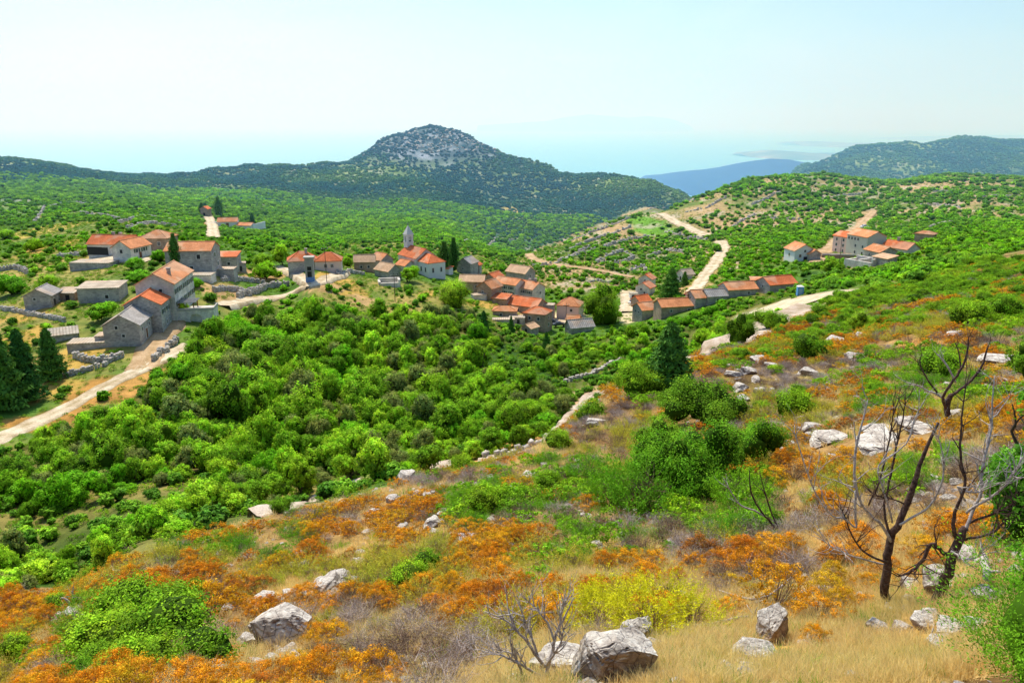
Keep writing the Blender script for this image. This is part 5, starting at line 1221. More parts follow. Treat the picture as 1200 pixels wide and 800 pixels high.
plant(TREEB[2], 230, 337, 20, 'broadleaf_tree', 'small bright tree at the right corner of the tallest house', 'tree', 1)
plant(TREE[3], 210, 372, 30, 'broadleaf_tree', 'dark green tree against the foot of the tallest house', 'tree', 1.0)
plant(TREEB[1], 120, 375, 42, 'fig_tree', 'bright leafy fig tree in front of the low flat slab house', 'tree', .75)
plant(TREE[5], 55, 340, 34, 'broadleaf_tree', 'dark round tree behind the lone stone barn', 'tree', .9)
plant(TREEB[0], 15, 345, 46, 'broadleaf_tree', 'large yellow-green tree at the left edge above the meadow', 'tree', .9)
plant(TREEB[3], 40, 294, 24, 'broadleaf_tree', 'bright green tree in the golden field left of the garage house', 'tree', .9)
plant(TREEB[2], 8, 280, 22, 'broadleaf_tree', 'bright tree at the left edge beyond the golden field', 'tree', .9)
plant(TREEB[1], 996, 294, 13, 'broadleaf_tree', 'rounded green tree on the terrace of the pinkish wing', 'tree', 1.6)
plant(TREEB[0], 1050, 291, 18, 'broadleaf_tree', 'light green tree behind the red-roofed house of the hillside hamlet', 'tree', 1)
plant(TREEB[3], 840, 296, 16, 'broadleaf_tree', 'bright tree at the bend of the upper road', 'tree', 1)
plant(TREE[6], 973, 322, 28, 'broadleaf_tree', 'dark tree below the tan terrace of the hillside hamlet', 'tree', .9)
for k, a in enumerate([(820, 498, 96, 1, 'largest dark green bush of the group right of the path', 1.0), (775, 532, 70, 0, 'dark green bush at the lower left of the largest bush', .9), (862, 527, 64, 2, 'green bush between the largest bush and the dead trees', .9),
                       (868, 404, 40, 3, 'rounded green bush beside the near path, right of the tall conifer', 1.3), (748, 462, 62, 4, 'green bush at the foot of the tall shaggy conifer', 1.1), (617, 503, 58, 5, 'bush at the path edge where the scrub narrows', 1.1),
                       (500, 560, 10, 2, 'tiny bush at the middle of the path', 1), (590, 497, 44, 6, 'bushy small tree at the edge of the wood above the bare path', 1.2), (1010, 388, 36, 0, 'dark round bush on the skyline slope below the hillside hamlet', .9), (905, 385, 46, 1, 'dark bush beside the upper end of the near path', .9)]):
    plant(NBD[a[3] % 3], a[0], a[1], a[2], 'evergreen_bush', a[4], 'bush', a[5] , 'evergreen bushes on the near slope', up=-.08)
for k, a in enumerate([(930, 488, 58, 'rounded bright green bush alone among brown scrub'), (690, 492, 36, 'small round green bush above the largest bush'), (655, 527, 38, 'round green bush beside the tumbled stones'), (541, 552, 36, 'round green bush on the path in the middle of the slope'),
                       (950, 420, 48, 'yellow-green bush high on the near slope'), (1132, 382, 46, 'bright green bush near the skyline at right'), (1100, 442, 60, 'green bush behind the far burnt tree'), (480, 688, 60, 'leafy green bush in the middle of the orange scrub'),
                       (570, 600, 52, 'fresh green sapling with thin stems in the orange scrub'), (640, 572, 40, 'fresh green bush above the sapling'), (500, 672, 44, 'leafy bush right beside the middle green bush'), (1180, 372, 40, 'green bush at the right edge near the skyline'),
                       (100, 712, 40, 'small green bush at lower left'), (25, 770, 50, 'green bush at the lower left corner'), (330, 600, 30, 'upright green bush where the near path ends')]):
    plant(GSH[k % 3], a[0], a[1], a[2], 'green_bush', a[3], 'bush', 1.0, 'bright green bushes on the near slope')
for k, a in enumerate([(150, 705, 110), (190, 735, 120), (130, 745, 110), (210, 700, 90), (230, 760, 90), (170, 770, 100), (110, 770, 80)]):
    plant(GSH[k % 3], a[0], a[1] + 20, a[2], 'green_bush', 'bush in the broad patch of bright green bushes at lower left', 'bush', .8, 'bright green bushes at lower left')
for k, a in enumerate([(755, 600, 100), (800, 588, 90), (720, 590, 70), (835, 570, 80), (880, 545, 70), (690, 565, 50), (770, 570, 70), (860, 590, 60)]):
    plant((WSP + GNB)[[0, 2, 1, 3, 2, 0, 3, 1][k]], a[0], a[1], a[2] * 1.12, 'feathery_bush', 'feathery green bush in the thicket below the largest dark bush', 'bush', 1.15, 'feathery green thicket in mid slope')
for k, a in enumerate([(700, 738, 100), (755, 745, 120), (812, 735, 90), (725, 712, 90), (780, 715, 90), (690, 715, 70)]):
    plant(YEL[k % 2], a[0], a[1], a[2], 'broom_bush', 'yellow-green broom in the clump above the foreground boulders', 'bush', .95, 'yellow-green broom clump')
for k, a in enumerate([(908, 712, 96, 'big domed orange shrub on bare brown stems left of the burnt tree', 1.35), (970, 700, 80, 'orange shrub just left of the black-footed burnt tree', .9), (955, 760, 56, 'small orange shrub with bare twigs in the golden grass', 1.1),
                       (245, 722, 90, 'orange shrub touching the bright green patch at lower left', 1.0), (352, 792, 80, 'orange shrub in front of the slab-topped boulder', .9), (380, 790, 76, 'deep orange shrub at the bottom edge right of the boulder', .9),
                       (628, 640, 60, 'orange shrub in the centre of the near slope', 1.0), (1000, 640, 80, 'orange shrub behind the black-footed burnt tree', 1)]):
    plant(ORG[k % 3], a[0], a[1], a[2], 'orange_shrub', a[3], 'shrub', a[4], clr=1.15)
# bright evergreens at the right edge
NEVG = [place_mesh('crown', join([(lambda q: (q[0] * np.array([.72, .72, .8]) + np.array([0, 0, .75]), q[1], np.array([.3, .32, .3]), 0))(blob(1, np.random.default_rng(5), 0, 16)), wispy(600 + i, 44000, 1.7, .95, .018, .34, .9, groups=420)]), [G_near, twig_brown]) for i in range(2)]
NEVT = [place_mesh('crown', shift(crown(620 + i, 11, 420, 34, .034, (1, 1, 1), (.34, .55), .6, .13, .5), 1, 1.1), [[G_near, G_dark][i % 2]]) for i in range(2)]
for k, (px, row, wpx, kk, sq, lb) in enumerate([(1262, 850, 285, 0, .8, 'bright feathery evergreen filling the lower right corner'), (1262, 765, 190, 2, .95, 'feathery evergreen at the right edge above the corner bush'),
        (1225, 670, 200, 2, 1.0, 'dense green tree at the right edge behind the burnt trees'), (1240, 580, 190, 2, 1.0, 'dense green tree cut by the right edge, higher up'), (1210, 470, 90, 3, 1.0, 'dark evergreen at the right edge beside the white slab rock'), (1178, 600, 90, 2, .9, 'green tree crown peeping between the burnt branches')]):
    c = hit(min(px, 1290), min(row, 815)); r_ = wpx * c[1] / FPX / 2
    root = empty('evergreen', (c[0], c[1], h1(c[0], c[1]) - .05), k * 1.3); root.scale = (r_, r_, r_ * sq * (1.0 if kk > 1 else 1.1)); tag(root, lb, 'evergreen'); clear(c[0], c[1], r_ * .8)
    link('crown', (NEVG + NEVT)[kk], root); link('trunk', TREE[k][1], root)

# ------------------------------------------------------------------ dead and burnt trees: limbs traced as (px, row, thickness px, depth shift m)
m_burn, nt = mat_new('burnt_bark'); tc = N(nt, 'ShaderNodeTexCoord'); nn = noise(nt, 14, 6, .7, tc.outputs['Object'])
sx = N(nt, 'ShaderNodeSeparateXYZ'); L(nt, tc.outputs['Object'], sx.inputs[0])
c = ramp(nt, nn, [(.35, (.035, .02, .018)), (.55, (.11, .065, .05)), (.75, (.24, .18, .15))])
c = mix(nt, ramp(nt, sx.outputs['Z'], [(.0, (1, 1, 1)), (.45, (0, 0, 0))]), c, (.012, .010, .010)); finish(nt, c, .85, nn, .7, .01)
m_grey, nt = mat_new('bleached_wood'); tc = N(nt, 'ShaderNodeTexCoord'); nn = noise(nt, 18, 6, .7, tc.outputs['Object'])
finish(nt, ramp(nt, nn, [(.3, (.18, .14, .13)), (.5, (.44, .38, .36)), (.7, (.68, .62, .58))]), .85, nn, .6, .01)
def limb_pts(pp, base, thick=1.):
    out = []; rad = []
    for (px, row, th, dz) in pp:
        u, t = ray(px, row); Y = base[1] + dz; out.append(Vector((u * Y, Y, -t * Y)) - Vector(base)); rad.append(th * (.85 if th > 8 else .66) * thick * Y / FPX / 2)
    return out, rad
def smooth_path(pts, rad, k=3):
    P_, R_ = [], []
    n = len(pts)
    for i in range(n - 1):
        p0, p1, p2, p3 = pts[max(i - 1, 0)], pts[i], pts[i + 1], pts[min(i + 2, n - 1)]
        for j in range(k):
            t = j / k; P_.append(.5 * ((2 * p1) + (p2 - p0) * t + (2 * p0 - 5 * p1 + 4 * p2 - p3) * t * t + (3 * p1 - p0 - 3 * p2 + p3) * t ** 3) + Vector(rng.normal(size=3)) * rad[i] * .22)
            R_.append(rad[i] * (1 - t) + rad[i + 1] * t)
    P_.append(pts[-1]); R_.append(rad[-1]); return P_, R_
def dead_tree(px, row, limbs, label, mats, name='dead_tree', twn=13, cat='dead tree', tl=.42):
    c = hit(px, row); base = (c[0], c[1], h1(c[0], c[1])); root = empty(name, base); tag(root, label, cat)
    for i, lm in enumerate(limbs):
        pts, rad = limb_pts(lm[1:], base, 1.5 if name == 'dead_shrub' else 1.)
        if i == 0: pts = [Vector((pts[0].x, pts[0].y, -.25))] + pts; rad = [rad[0] * 1.25] + rad
        P_, R_ = smooth_path(pts, rad); mb = MB(); mb.tube(P_, [max(r_, .0035) for r_ in R_], 8 if i == 0 else 6)
        n_ = 0 if i == 0 else twn
        for q in range(n_):
            j = int(rng.integers(len(P_) // 3, len(P_))); d = (P_[min(j + 1, len(P_) - 1)] - P_[j - 1]).normalized()
            branchy(mb, tuple(P_[j]), (d + Vector(rng.normal(size=3)) * .7 + Vector((0, 0, .3))), tl * rng.uniform(.4, 1.2), R_[j] * .38 + .0055, 2 if q % 3 == 0 else 1, rng, .55, 4, .25, 4)
        mb.build('trunk' if i == 0 else 'branch', mats[lm[0]], root, smooth=True)
    return root
BG = [m_burn, m_grey]
dead_tree(1040, 712, [
    [0, (1041, 708, 13, 0), (1036, 690, 14, 0), (1040, 660, 13, 0), (1044, 634, 12, 0), (1056, 606, 10, 0), (1066, 580, 9.5, .05), (1078, 545, 8, .1), (1090, 515, 6, .15), (1100, 495, 4, .2)],
    [1, (1044, 636, 7, 0), (1034, 616, 6, -.1), (1020, 604, 5.5, -.2), (1010, 590, 5, -.3), (1003, 572, 5, -.3), (1001, 545, 5, -.3), (1005, 515, 4.5, -.25), (1012, 490, 3, -.2), (1017, 468, 1.6, -.2)],
    [1, (1003, 575, 5, -.3), (1002, 600, 5, -.35), (1003, 618, 4, -.4), (990, 608, 4, -.5), (975, 604, 4, -.6), (960, 585, 3.5, -.7), (950, 565, 3, -.8), (940, 535, 2.5, -.9), (932, 510, 2, -.9)],
    [0, (1042, 625, 6, .0), (1036, 598, 5, .1), (1040, 575, 5, .2), (1046, 545, 4.5, .3), (1052, 515, 4, .4), (1058, 490, 3, .4), (1061, 468, 1.6, .4)],
    [0, (1018, 592, 4, -.1), (1030, 565, 4, .0), (1038, 535, 3.5, .0), (1044, 505, 3, .1), (1047, 480, 1.8, .1)],
    [1, (1054, 615, 5, -.1), (1072, 604, 4.5, -.2), (1090, 592, 4, -.3), (1102, 570, 3.6, -.4), (1106, 545, 3, -.4), (1102, 520, 2.4, -.4), (1096, 505, 1.5, -.4)],
    [1, (1046, 612, 4, -.1), (1040, 590, 4, -.2), (1034, 570, 3.5, -.2), (1030, 545, 3, -.2), (1062, 520, 2.5, .0), (1072, 490, 2.2, 0), (1084, 468, 1.4, 0)],
    [0, (1038, 658, 5, -.1), (1022, 652, 4.5, -.2), (1008, 642, 4, -.3), (996, 622, 3.5, -.4), (990, 604, 3, -.4), (984, 590, 1.5, -.4)],
    [1, (1036, 661, 4, -.2), (1015, 656, 3.5, -.35), (995, 650, 3, -.5), (978, 643, 2.4, -.6), (964, 632, 1.4, -.7)],
    [0, (1063, 592, 3.4, 0), (1048, 585, 3, -.1), (1032, 582, 2.4, -.2), (1020, 576, 1.4, -.3)]],
    'tall burnt tree with charred black foot and many bare forking limbs', BG, 'burnt_tree')
dead_tree(1098, 705, [
    [0, (1099, 700, 17, 0), (1108, 678, 15, 0), (1114, 655, 14, 0), (1124, 636, 13, 0), (1132, 618, 10, 0)],
    [0, (1124, 638, 9, 0), (1118, 620, 8, -.1), (1119, 600, 7, -.1), (1128, 580, 6, -.1), (1131, 560, 5.5, -.1), (1126, 540, 5, -.1), (1126, 510, 4, -.1), (1128, 480, 3, -.1), (1131, 455, 2, -.1)],
    [1, (1130, 622, 8, 0), (1140, 600, 7, .1), (1150, 575, 6.5, .15), (1151, 550, 6, .2), (1156, 525, 5, .25), (1162, 500, 4, .3), (1163, 470, 3, .3), (1166, 440, 1.6, .3)],
    [1, (1132, 600, 5.5, 0), (1148, 590, 5, -.1), (1165, 580, 4.5, -.2), (1178, 568, 4, -.3), (1190, 552, 3.5, -.35), (1198, 535, 2, -.4)],
    [0, (1136, 612, 5, .1), (1155, 605, 4.5, 0), (1172, 598, 4, -.1), (1186, 590, 3, -.2), (1196, 575, 1.6, -.2)],
    [0, (1130, 632, 5.5, 0), (1150, 628, 5, -.2), (1168, 620, 4.5, -.3), (1180, 606, 4, -.4), (1192, 585, 2.5, -.5)],
    [1, (1130, 586, 4.5, 0), (1122, 570, 4, -.1), (1130, 575, 4, -.1), (1148, 576, 3.5, -.1), (1158, 562, 2, -.1)],
    [1, (1114, 645, 5, -.2), (1122, 650, 5, -.3), (1130, 655, 4.5, -.4), (1145, 652, 4, -.45), (1150, 645, 2.5, -.5)],
    [0, (1113, 650, 9, .1), (1104, 646, 8, .1), (1098, 640, 8, .1), (1090, 638, 7, .1), (1082, 655, 7, .1), (1070, 668, 6, .1), (1052, 675, 3, .1)]],
    'thicker burnt tree with grey forked top leaning right, beside the bright evergreen', BG, 'burnt_tree')
dead_tree(1113, 502, [
    [0, (1113, 500, 11, 0), (1110, 488, 9, 0), (1110, 475, 9, 0), (1116, 462, 8, 0)],
    [0, (1110, 480, 6, 0), (1105, 465, 5, -.2), (1118, 445, 5, -.3), (1128, 430, 4.5, -.3), (1134, 410, 3.5, -.2), (1135, 395, 2, -.2)],
    [0, (1116, 463, 6, 0), (1130, 452, 5.5, .2), (1142, 442, 5, .3), (1152, 425, 4, .4), (1158, 405, 2.5, .4)],
    [1, (1110, 470, 4, 0), (1098, 462, 4, 0), (1088, 458, 3.5, .1), (1076, 452, 3, .1), (1062, 448, 1.8, .2)],
    [1, (1120, 448, 4, 0), (1112, 432, 3.5, 0), (1105, 422, 3, 0), (1098, 415, 1.6, 0)],
    [0, (1098, 460, 3.5, 0), (1084, 440, 3, 0), (1078, 425, 2.4, 0), (1080, 415, 1.5, 0)],
    [0, (1126, 433, 3, 0), (1124, 415, 2.5, .1), (1120, 402, 1.5, .1)]],
    'far burnt tree with a fan of thin dark branches behind the white outcrop', BG, 'burnt_tree', 4, tl=.5)
dead_tree(914, 626, [
    [0, (912, 630, 5, 0), (902, 610, 4.5, 0), (896, 604, 4, 0), (886, 590, 3.5, .1), (880, 575, 3, .1), (878, 550, 1.6, .1)],
    [1, (898, 606, 4, 0), (884, 598, 3.5, 0), (868, 592, 3, 0), (858, 578, 2.4, 0), (848, 560, 1.4, 0)],
    [0, (922, 628, 4, 0), (912, 618, 3.5, 0), (902, 595, 3.2, 0), (896, 575, 2.8, 0), (890, 552, 1.4, 0)]],
    'small bare dead sapling forking above the orange scrub, left of the burnt trees', BG, 'dead_sapling', 3)
dead_tree(644, 800, [
    [1, (644, 800, 7, 0), (642, 780, 6, 0), (648, 760, 5, .05), (652, 742, 4, .1), (664, 718, 2.5, .1), (672, 700, 1.5, .1)],
    [1, (642, 782, 5, 0), (630, 770, 4.5, -.05), (618, 752, 4, -.1), (605, 738, 3, -.1), (590, 725, 2.4, -.1), (568, 716, 1.4, -.1)],
    [1, (640, 795, 5, 0), (622, 785, 4, -.1), (605, 775, 3.5, -.15), (590, 768, 3, -.2), (578, 766, 1.8, -.2)],
    [1, (632, 774, 4, 0), (626, 755, 3.5, .0), (618, 735, 3, .1), (612, 718, 1.8, .1)],
    [1, (650, 750, 3.6, 0), (642, 730, 3, .1), (630, 715, 2.4, .15), (620, 705, 1.4, .2)],
    [1, (654, 740, 3, 0), (657, 722, 2.6, 0), (660, 706, 1.4, 0)],
    [1, (640, 780, 4, 0), (650, 765, 3.5, -.1), (658, 750, 3, -.1), (660, 738, 1.5, -.1)],
    [1, (612, 790, 4, -.1), (608, 778, 3.5, -.1), (600, 765, 3, -.1), (586, 762, 1.6, -.1)]],
    'bleached grey dead shrub with curling bare branches left of the biggest boulder', BG, 'dead_shrub', 14, 'dead shrub', .3)
dead_tree(84, 720, [
    [1, (84, 722, 5, 0), (85, 712, 4.5, 0), (80, 704, 3.5, 0), (72, 700, 1.6, 0)], [1, (85, 712, 3.5, 0), (92, 704, 3, 0), (99, 698, 1.5, 0)], [1, (84, 710, 3, 0), (86, 700, 2.5, .1), (84, 692, 1.4, .1)]],
    'little bleached dead stump with upturned arms at lower left', BG, 'dead_shrub', 4, 'dead shrub', .3)
def log(pp, th, label, mat, name='fallen_branch'):
    pts = []
    for (px, row, lift) in pp: c = hit(px, row); pts.append(Vector((c[0], c[1], h1(c[0], c[1]) + lift)))
    P_, R_ = smooth_path(pts, [t_ * pts[0].y / FPX / 2 for t_ in th]); mb = MB(); mb.tube(P_, R_, 6)
    for q in range(2):
        j = int(rng.integers(1, len(P_) - 1)); branchy(mb, tuple(P_[j]), (rng.normal(), rng.normal(), .8), .25, R_[j] * .6, 0, rng, .5, 5)
    o = mb.build(name, mat, smooth=True); tag(o, label, 'branch')
log([(800, 735, .06), (830, 738, .12), (862, 732, .15), (892, 728, .1)], [3, 4, 4, 3], 'long grey fallen branch lying in front of the yellow-green broom', m_grey)
log([(840, 700, .2), (880, 712, .2), (905, 706, .25), (925, 690, .3)], [2, 3, 3, 2], 'thin curved dead branch under the big domed orange shrub', m_grey)
log([(733, 760, .2), (752, 778, .12), (772, 790, .05), (790, 792, .03)], [3, 4, 3, 2], 'short dead branch leaning on the biggest foreground boulder', m_grey)
log([(1100, 722, .05), (1118, 716, .1), (1136, 712, .05)], [9, 8, 5], 'short charred log in the rock pile at right', m_burn, 'charred_log')
log([(1082, 752, .02), (1098, 758, .08), (1116, 766, .02)], [6, 8, 4], 'weathered root stump lying below the rock pile', m_grey, 'root_stump')
log([(1148, 650, .02), (1149, 668, .3), (1152, 700, .4)], [5, 9, 9], 'broken grey upright stump right of the right burnt tree', m_grey, 'broken_stump')
# ------------------------------------------------------------------ scattering the vegetation
CL = np.array(CLR); RP = np.array(ROADP)
def free(x, y, r, k=1., roads=True):
    ok = np.ones(len(x), bool)
    for s in range(0, len(x), 4000):
        sl = slice(s, s + 4000)
        d = np.hypot(x[sl, None] - CL[:, 0], y[sl, None] - CL[:, 1]) - CL[:, 2]
        o = (d > r[sl, None] * k * .6).all(1)
        if roads:
            d = np.hypot(x[sl, None] - RP[:, 0], y[sl, None] - RP[:, 1]) - RP[:, 2]; o &= (d > r[sl, None] * .75 * k).all(1)
        ok[sl] = o
    return ok
def grid(x0, x1, y0, y1, s, jit=.45):
    gx, gy = np.meshgrid(np.arange(x0, x1, s), np.arange(y0, y1, s * .87)); gx = gx + (np.arange(gx.shape[0])[:, None] % 2) * s * .5
    gx = gx + rng.uniform(-jit, jit, gx.shape) * s; gy = gy + rng.uniform(-jit, jit, gy.shape) * s
    return gx.ravel(), gy.ravel()
def lgrid(u0, u1, y0, y1, s, jit=.45):
    """jittered grid whose spacing grows with distance"""
    gu, gv = np.meshgrid(np.arange(u0, u1, s), np.arange(math.log(y0), math.log(y1), s)); gu = gu + (np.arange(gu.shape[0])[:, None] % 2) * s * .5
    gu = gu + rng.uniform(-jit, jit, gu.shape) * s; gv = gv + rng.uniform(-jit, jit, gv.shape) * s
    y = np.exp(gv.ravel()); return gu.ravel() * y, y
def view(x, y, lift, mg=60):
    z = H(x, y); px, pr = project(x, y, z + lift)
    px0, pr0 = project(x, y, z)
    ok = (px > -mg) & (px < 1200 + mg) & (pr < 800 + mg * 1.2) & (y > 2.5)
    return ok & shown(x, y, z, lift), px0, pr0, z
def split(x, y, z, r, nmax):
    """the ones that show largest in the photo, inside the frame, become individuals"""
    px, pr = project(x, y, z); inside = (px > -30) & (px < 1230) & (pr < 870)
    size = np.where(inside, r / y, 0); k = np.argsort(-size)[:nmax]; ind = np.zeros(len(x), bool); ind[k] = True
    ind &= inside; return ind
def individuals(x, y, z, r, metas, name, label, cat, group, sq=1., tree=False):
    for i in range(len(x)):
        k = int(rng.integers(len(metas))); rz = rng.uniform(0, 6.283); s = float(r[i]); zz = s * sq * (rng.uniform(.72, 1.45) if tree else rng.uniform(.8, 1.2))
        if tree:
            o = empty(name, (x[i], y[i], z[i] - .45 * s), rz); o.scale = (s, s, zz); link('crown', metas[k][0], o); link('trunk', metas[k][1], o)
        else: o = link(name, metas[k], None, (x[i], y[i], z[i] - .03 * s), (rng.normal() * .06, rng.normal() * .06, rz), (s, s, zz))
        tag(o, label, cat, group)
def both(sel, x, y, z, r, nmax, metas, far, names, label, slabel, cat, group, sq=1., tree=False):
    x, y, z, r = x[sel], y[sel], z[sel], r[sel]
    if nmax: 
        ind = split(x, y, z, r, nmax); individuals(x[ind], y[ind], z[ind], r[ind], metas, names[0], label, cat, group, sq, tree)
    else: ind = np.zeros(len(x), bool)
    k = ~ind
    if k.any():
        zc = z[k] - (.45 if tree else .04) * r[k]; vr = rng.uniform(.8, 1.15, k.sum()) * sq
        stuff(names[1], np.stack([x[k], y[k], zc], 1), np.stack([r[k], r[k], r[k] * vr], 1), far, slabel, cat)
    print(names, 'ind', int(ind.sum()), 'stuff', int(k.sum()))

# near slope: low orange, green and brown scrub
x, y = grid(-75, 75, 8.2, 135, .72)
x2, y2 = grid(-30, 30, 8.2, 34, .8); x = np.r_[x, x2]; y = np.r_[y, y2]
r = (.22 + .42 * rng.uniform(0, 1, len(x)) ** 1.4) * (1 + .35 * sm(y, 30, 90))
ok, px, pr, z = view(x, y, .6)
pjx = px + fbm(x / 4, y / 4, 3, 41) * 24; pjr = pr + fbm(x / 4, y / 4, 3, 42) * 14
nz_ = zone_near(pjx, pjr, y) & ok
x, y, z, r, px, pr = [a[nz_] for a in (x, y, z, r, px, pr)]
ga = fbm(x / 3.2, y / 3.2, 4, 43); gb = fbm(x / 6, y / 6, 4, 44); gc = fbm(x / 5, y / 5, 3, 45); gd = fbm(x / 4, y / 4, 3, 46); rr = rng.uniform(0, 1, len(x))
def near_px(a, b_, wx, wy): return np.exp(-(((px - a) / wx) ** 2 + ((pr - b_) / wy) ** 2))
bare = sum(near_px(*q) for q in [(640, 690, 60, 10), (380, 690, 50, 14), (250, 790, 60, 22), (960, 780, 140, 34), (1080, 740, 90, 34), (720, 790, 90, 16), (820, 775, 60, 20), (600, 530, 60, 10), (700, 475, 30, 12), (330, 640, 40, 10), (420, 640, 40, 10), (880, 445, 20, 16), (1000, 515, 70, 12), (640, 520, 40, 8), (1060, 405, 50, 5), (470, 580, 40, 5)])
green = sum(near_px(*q) for q in [(1060, 470, 110, 40), (560, 595, 60, 20), (1150, 370, 60, 14), (180, 760, 90, 40), (680, 640, 60, 30), (1100, 560, 80, 40), (1100, 330, 90, 16), (880, 590, 50, 30), (1020, 350, 70, 10), (480, 680, 30, 14), (300, 650, 60, 8), (740, 560, 90, 30)])
brown = sum(near_px(*q) for q in [(1080, 420, 60, 12), (930, 445, 50, 20), (520, 780, 100, 26), (60, 790, 60, 12), (460, 740, 60, 20), (780, 620, 40, 20), (640, 620, 30, 20), (840, 470, 30, 14), (540, 750, 60, 30)])
far_sl = sm(y, 60, 110)
dens = .68 - bare * .75 + ga * .35 - .12 * (y < 12)
keep = (rr < dens) & free(x, y, r, .7)
cls = np.full(len(x), 0)                                             # 0 orange
sc_g = gb * 1.1 + green * .8 + far_sl * .22 - .26; sc_b = gc * 1.2 + brown * .8 - .06; sc_o = gd * 1.3 + green * .4 - .07
rs = rng.normal(size=len(x)) * .2
cls = np.where(sc_g + rs > .14, 1, cls); cls = np.where((sc_b - rs > .22) & (cls == 0), 2, cls); cls = np.where((sc_o + rs > .24) & (cls == 0), 3, cls)
cls = np.where((cls == 3) & (y < 12), 0, cls); keep &= ~((y < 12.5) & (px > 560) & (rng.uniform(0, 1, len(x)) < .8))
cls = np.where((cls == 1) & (rng.uniform(0, 1, len(x)) < .35) & (y < 45), 4, cls)
r = np.where(cls == 1, r * rng.uniform(.9, 1.5, len(x)), r)
x, y, z, r, cls = [a[keep] for a in (x, y, z, r, cls)]
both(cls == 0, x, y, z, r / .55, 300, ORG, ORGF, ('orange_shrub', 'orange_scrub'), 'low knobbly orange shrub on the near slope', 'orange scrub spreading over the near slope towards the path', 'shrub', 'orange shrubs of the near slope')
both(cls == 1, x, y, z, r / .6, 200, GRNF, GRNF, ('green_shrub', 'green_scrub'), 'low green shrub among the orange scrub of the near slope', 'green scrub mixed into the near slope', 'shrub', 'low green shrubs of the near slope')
both(cls == 2, x, y, z, r / .5, 200, BRN, BRN, ('dry_shrub', 'dry_brushwood'), 'bare twiggy brown shrub without leaves on the near slope', 'dry brown brushwood scattered over the near slope', 'shrub', 'bare twiggy shrubs of the near slope')
both(cls == 3, x, y, z, r / .5, 200, OLV, OLV, ('olive_shrub', 'olive_scrub'), 'yellowish olive heathery shrub on the near slope', 'olive coloured heathery scrub on the near slope', 'shrub', 'olive heathery shrubs of the near slope')
both(cls == 4, x, y, z, r / .6, 150, WSP, WSP, ('heath_shrub', 'heath_scrub'), 'upright feathery green shrub on the near slope', 'upright feathery scrub on the near slope', 'shrub', 'feathery shrubs of the near slope', .9)

# rounder and taller bushes standing in the near slope scrub
x, y = grid(-60, 80, 14, 140, 3.1); r = rng.uniform(.45, 1.0, len(x)) + .5 * sm(y, 60, 100); ok, px, pr, z = view(x, y, 1, 10)
sel = zone_near(px, pr, y) & ok & free(x, y, r, 1) & (rng.uniform(0, 1, len(x)) < .05 + .85 * sm(y, 62, 95) * (px > 860) + .1 * sm(y, 45, 60) + fbm(x / 9, y / 9, 3, 47) * .3)
both(sel, x, y, z, r, 200, GSH, BUSH, ('round_bush', 'round_bushes'), 'round leafy green bush rising out of the near slope scrub', 'round bushes rising from the scrub', 'bush', 'round bushes of the near slope', .9)
# dry grass
x, y = lgrid(-.78, .78, 8, 60, .0105)
x3, y3 = grid(-12, 14, 8, 20, .15); x = np.r_[x, x3]; y = np.r_[y, y3]
ok, px, pr, z = view(x, y, .2, 20); zn = zone_near(px, pr, y) & ok
zn &= free(x, y, np.full(len(x), .05), 1, False) | (rng.uniform(0, 1, len(x)) < .12)
x, y, z, px, pr = [a[zn] for a in (x, y, z, px, pr)]
gold = sum(np.exp(-(((px - a) / b_) ** 2 + ((pr - c_) / d_) ** 2)) for a, c_, b_, d_ in [(960, 770, 170, 50), (1080, 720, 120, 50), (720, 785, 110, 30), (640, 690, 60, 14), (370, 690, 60, 20), (240, 780, 90, 30), (1060, 500, 80, 14), (430, 650, 60, 14), (600, 530, 70, 12)])
pgr = .26 + fbm(x / 2, y / 2, 3, 51) * .6 + gold
kk = (rng.uniform(0, 1, len(x)) < pgr); x, y, z = x[kk], y[kk], z[kk]
s = rng.uniform(.7, 1.25, len(x)) * (1 + .02 * y)
gsel = rng.uniform(0, 1, len(x)) < .07
stuff('dry_grass', np.stack([x, y, z], 1)[~gsel], np.repeat(s[~gsel, None], 3, 1), GRS, 'golden dry grass between the shrubs and rocks of the near slope', 'grass')
stuff('green_grass', np.stack([x, y, z], 1)[gsel], np.repeat(s[gsel, None] * .8, 3, 1), GRSG, 'thin green grass blades among the dry grass', 'grass')
print('grass', len(x))
# loose gravel stones
x, y = lgrid(-.75, .75, 7.5, 80, .02); ok, px, pr, z = view(x, y, .1, 10); zn = zone_near(px, pr, y) & ok & (fbm(x / 3, y / 3, 3, 58) + rng.normal(size=len(x)) * .15 > .04)
x, y, z = x[zn], y[zn], z[zn]; s = (.025 + .17 * rng.uniform(0, 1, len(x)) ** 2.5) * (1 + y * .012)
stuff('loose_stones', np.stack([x, y, z], 1), np.stack([s, s, s * .8], 1), [rock_mesh(950 + i, 1, .8, .6, 1, 6) for i in range(3)], 'loose white stones and gravel scattered over the near slope', 'stones')

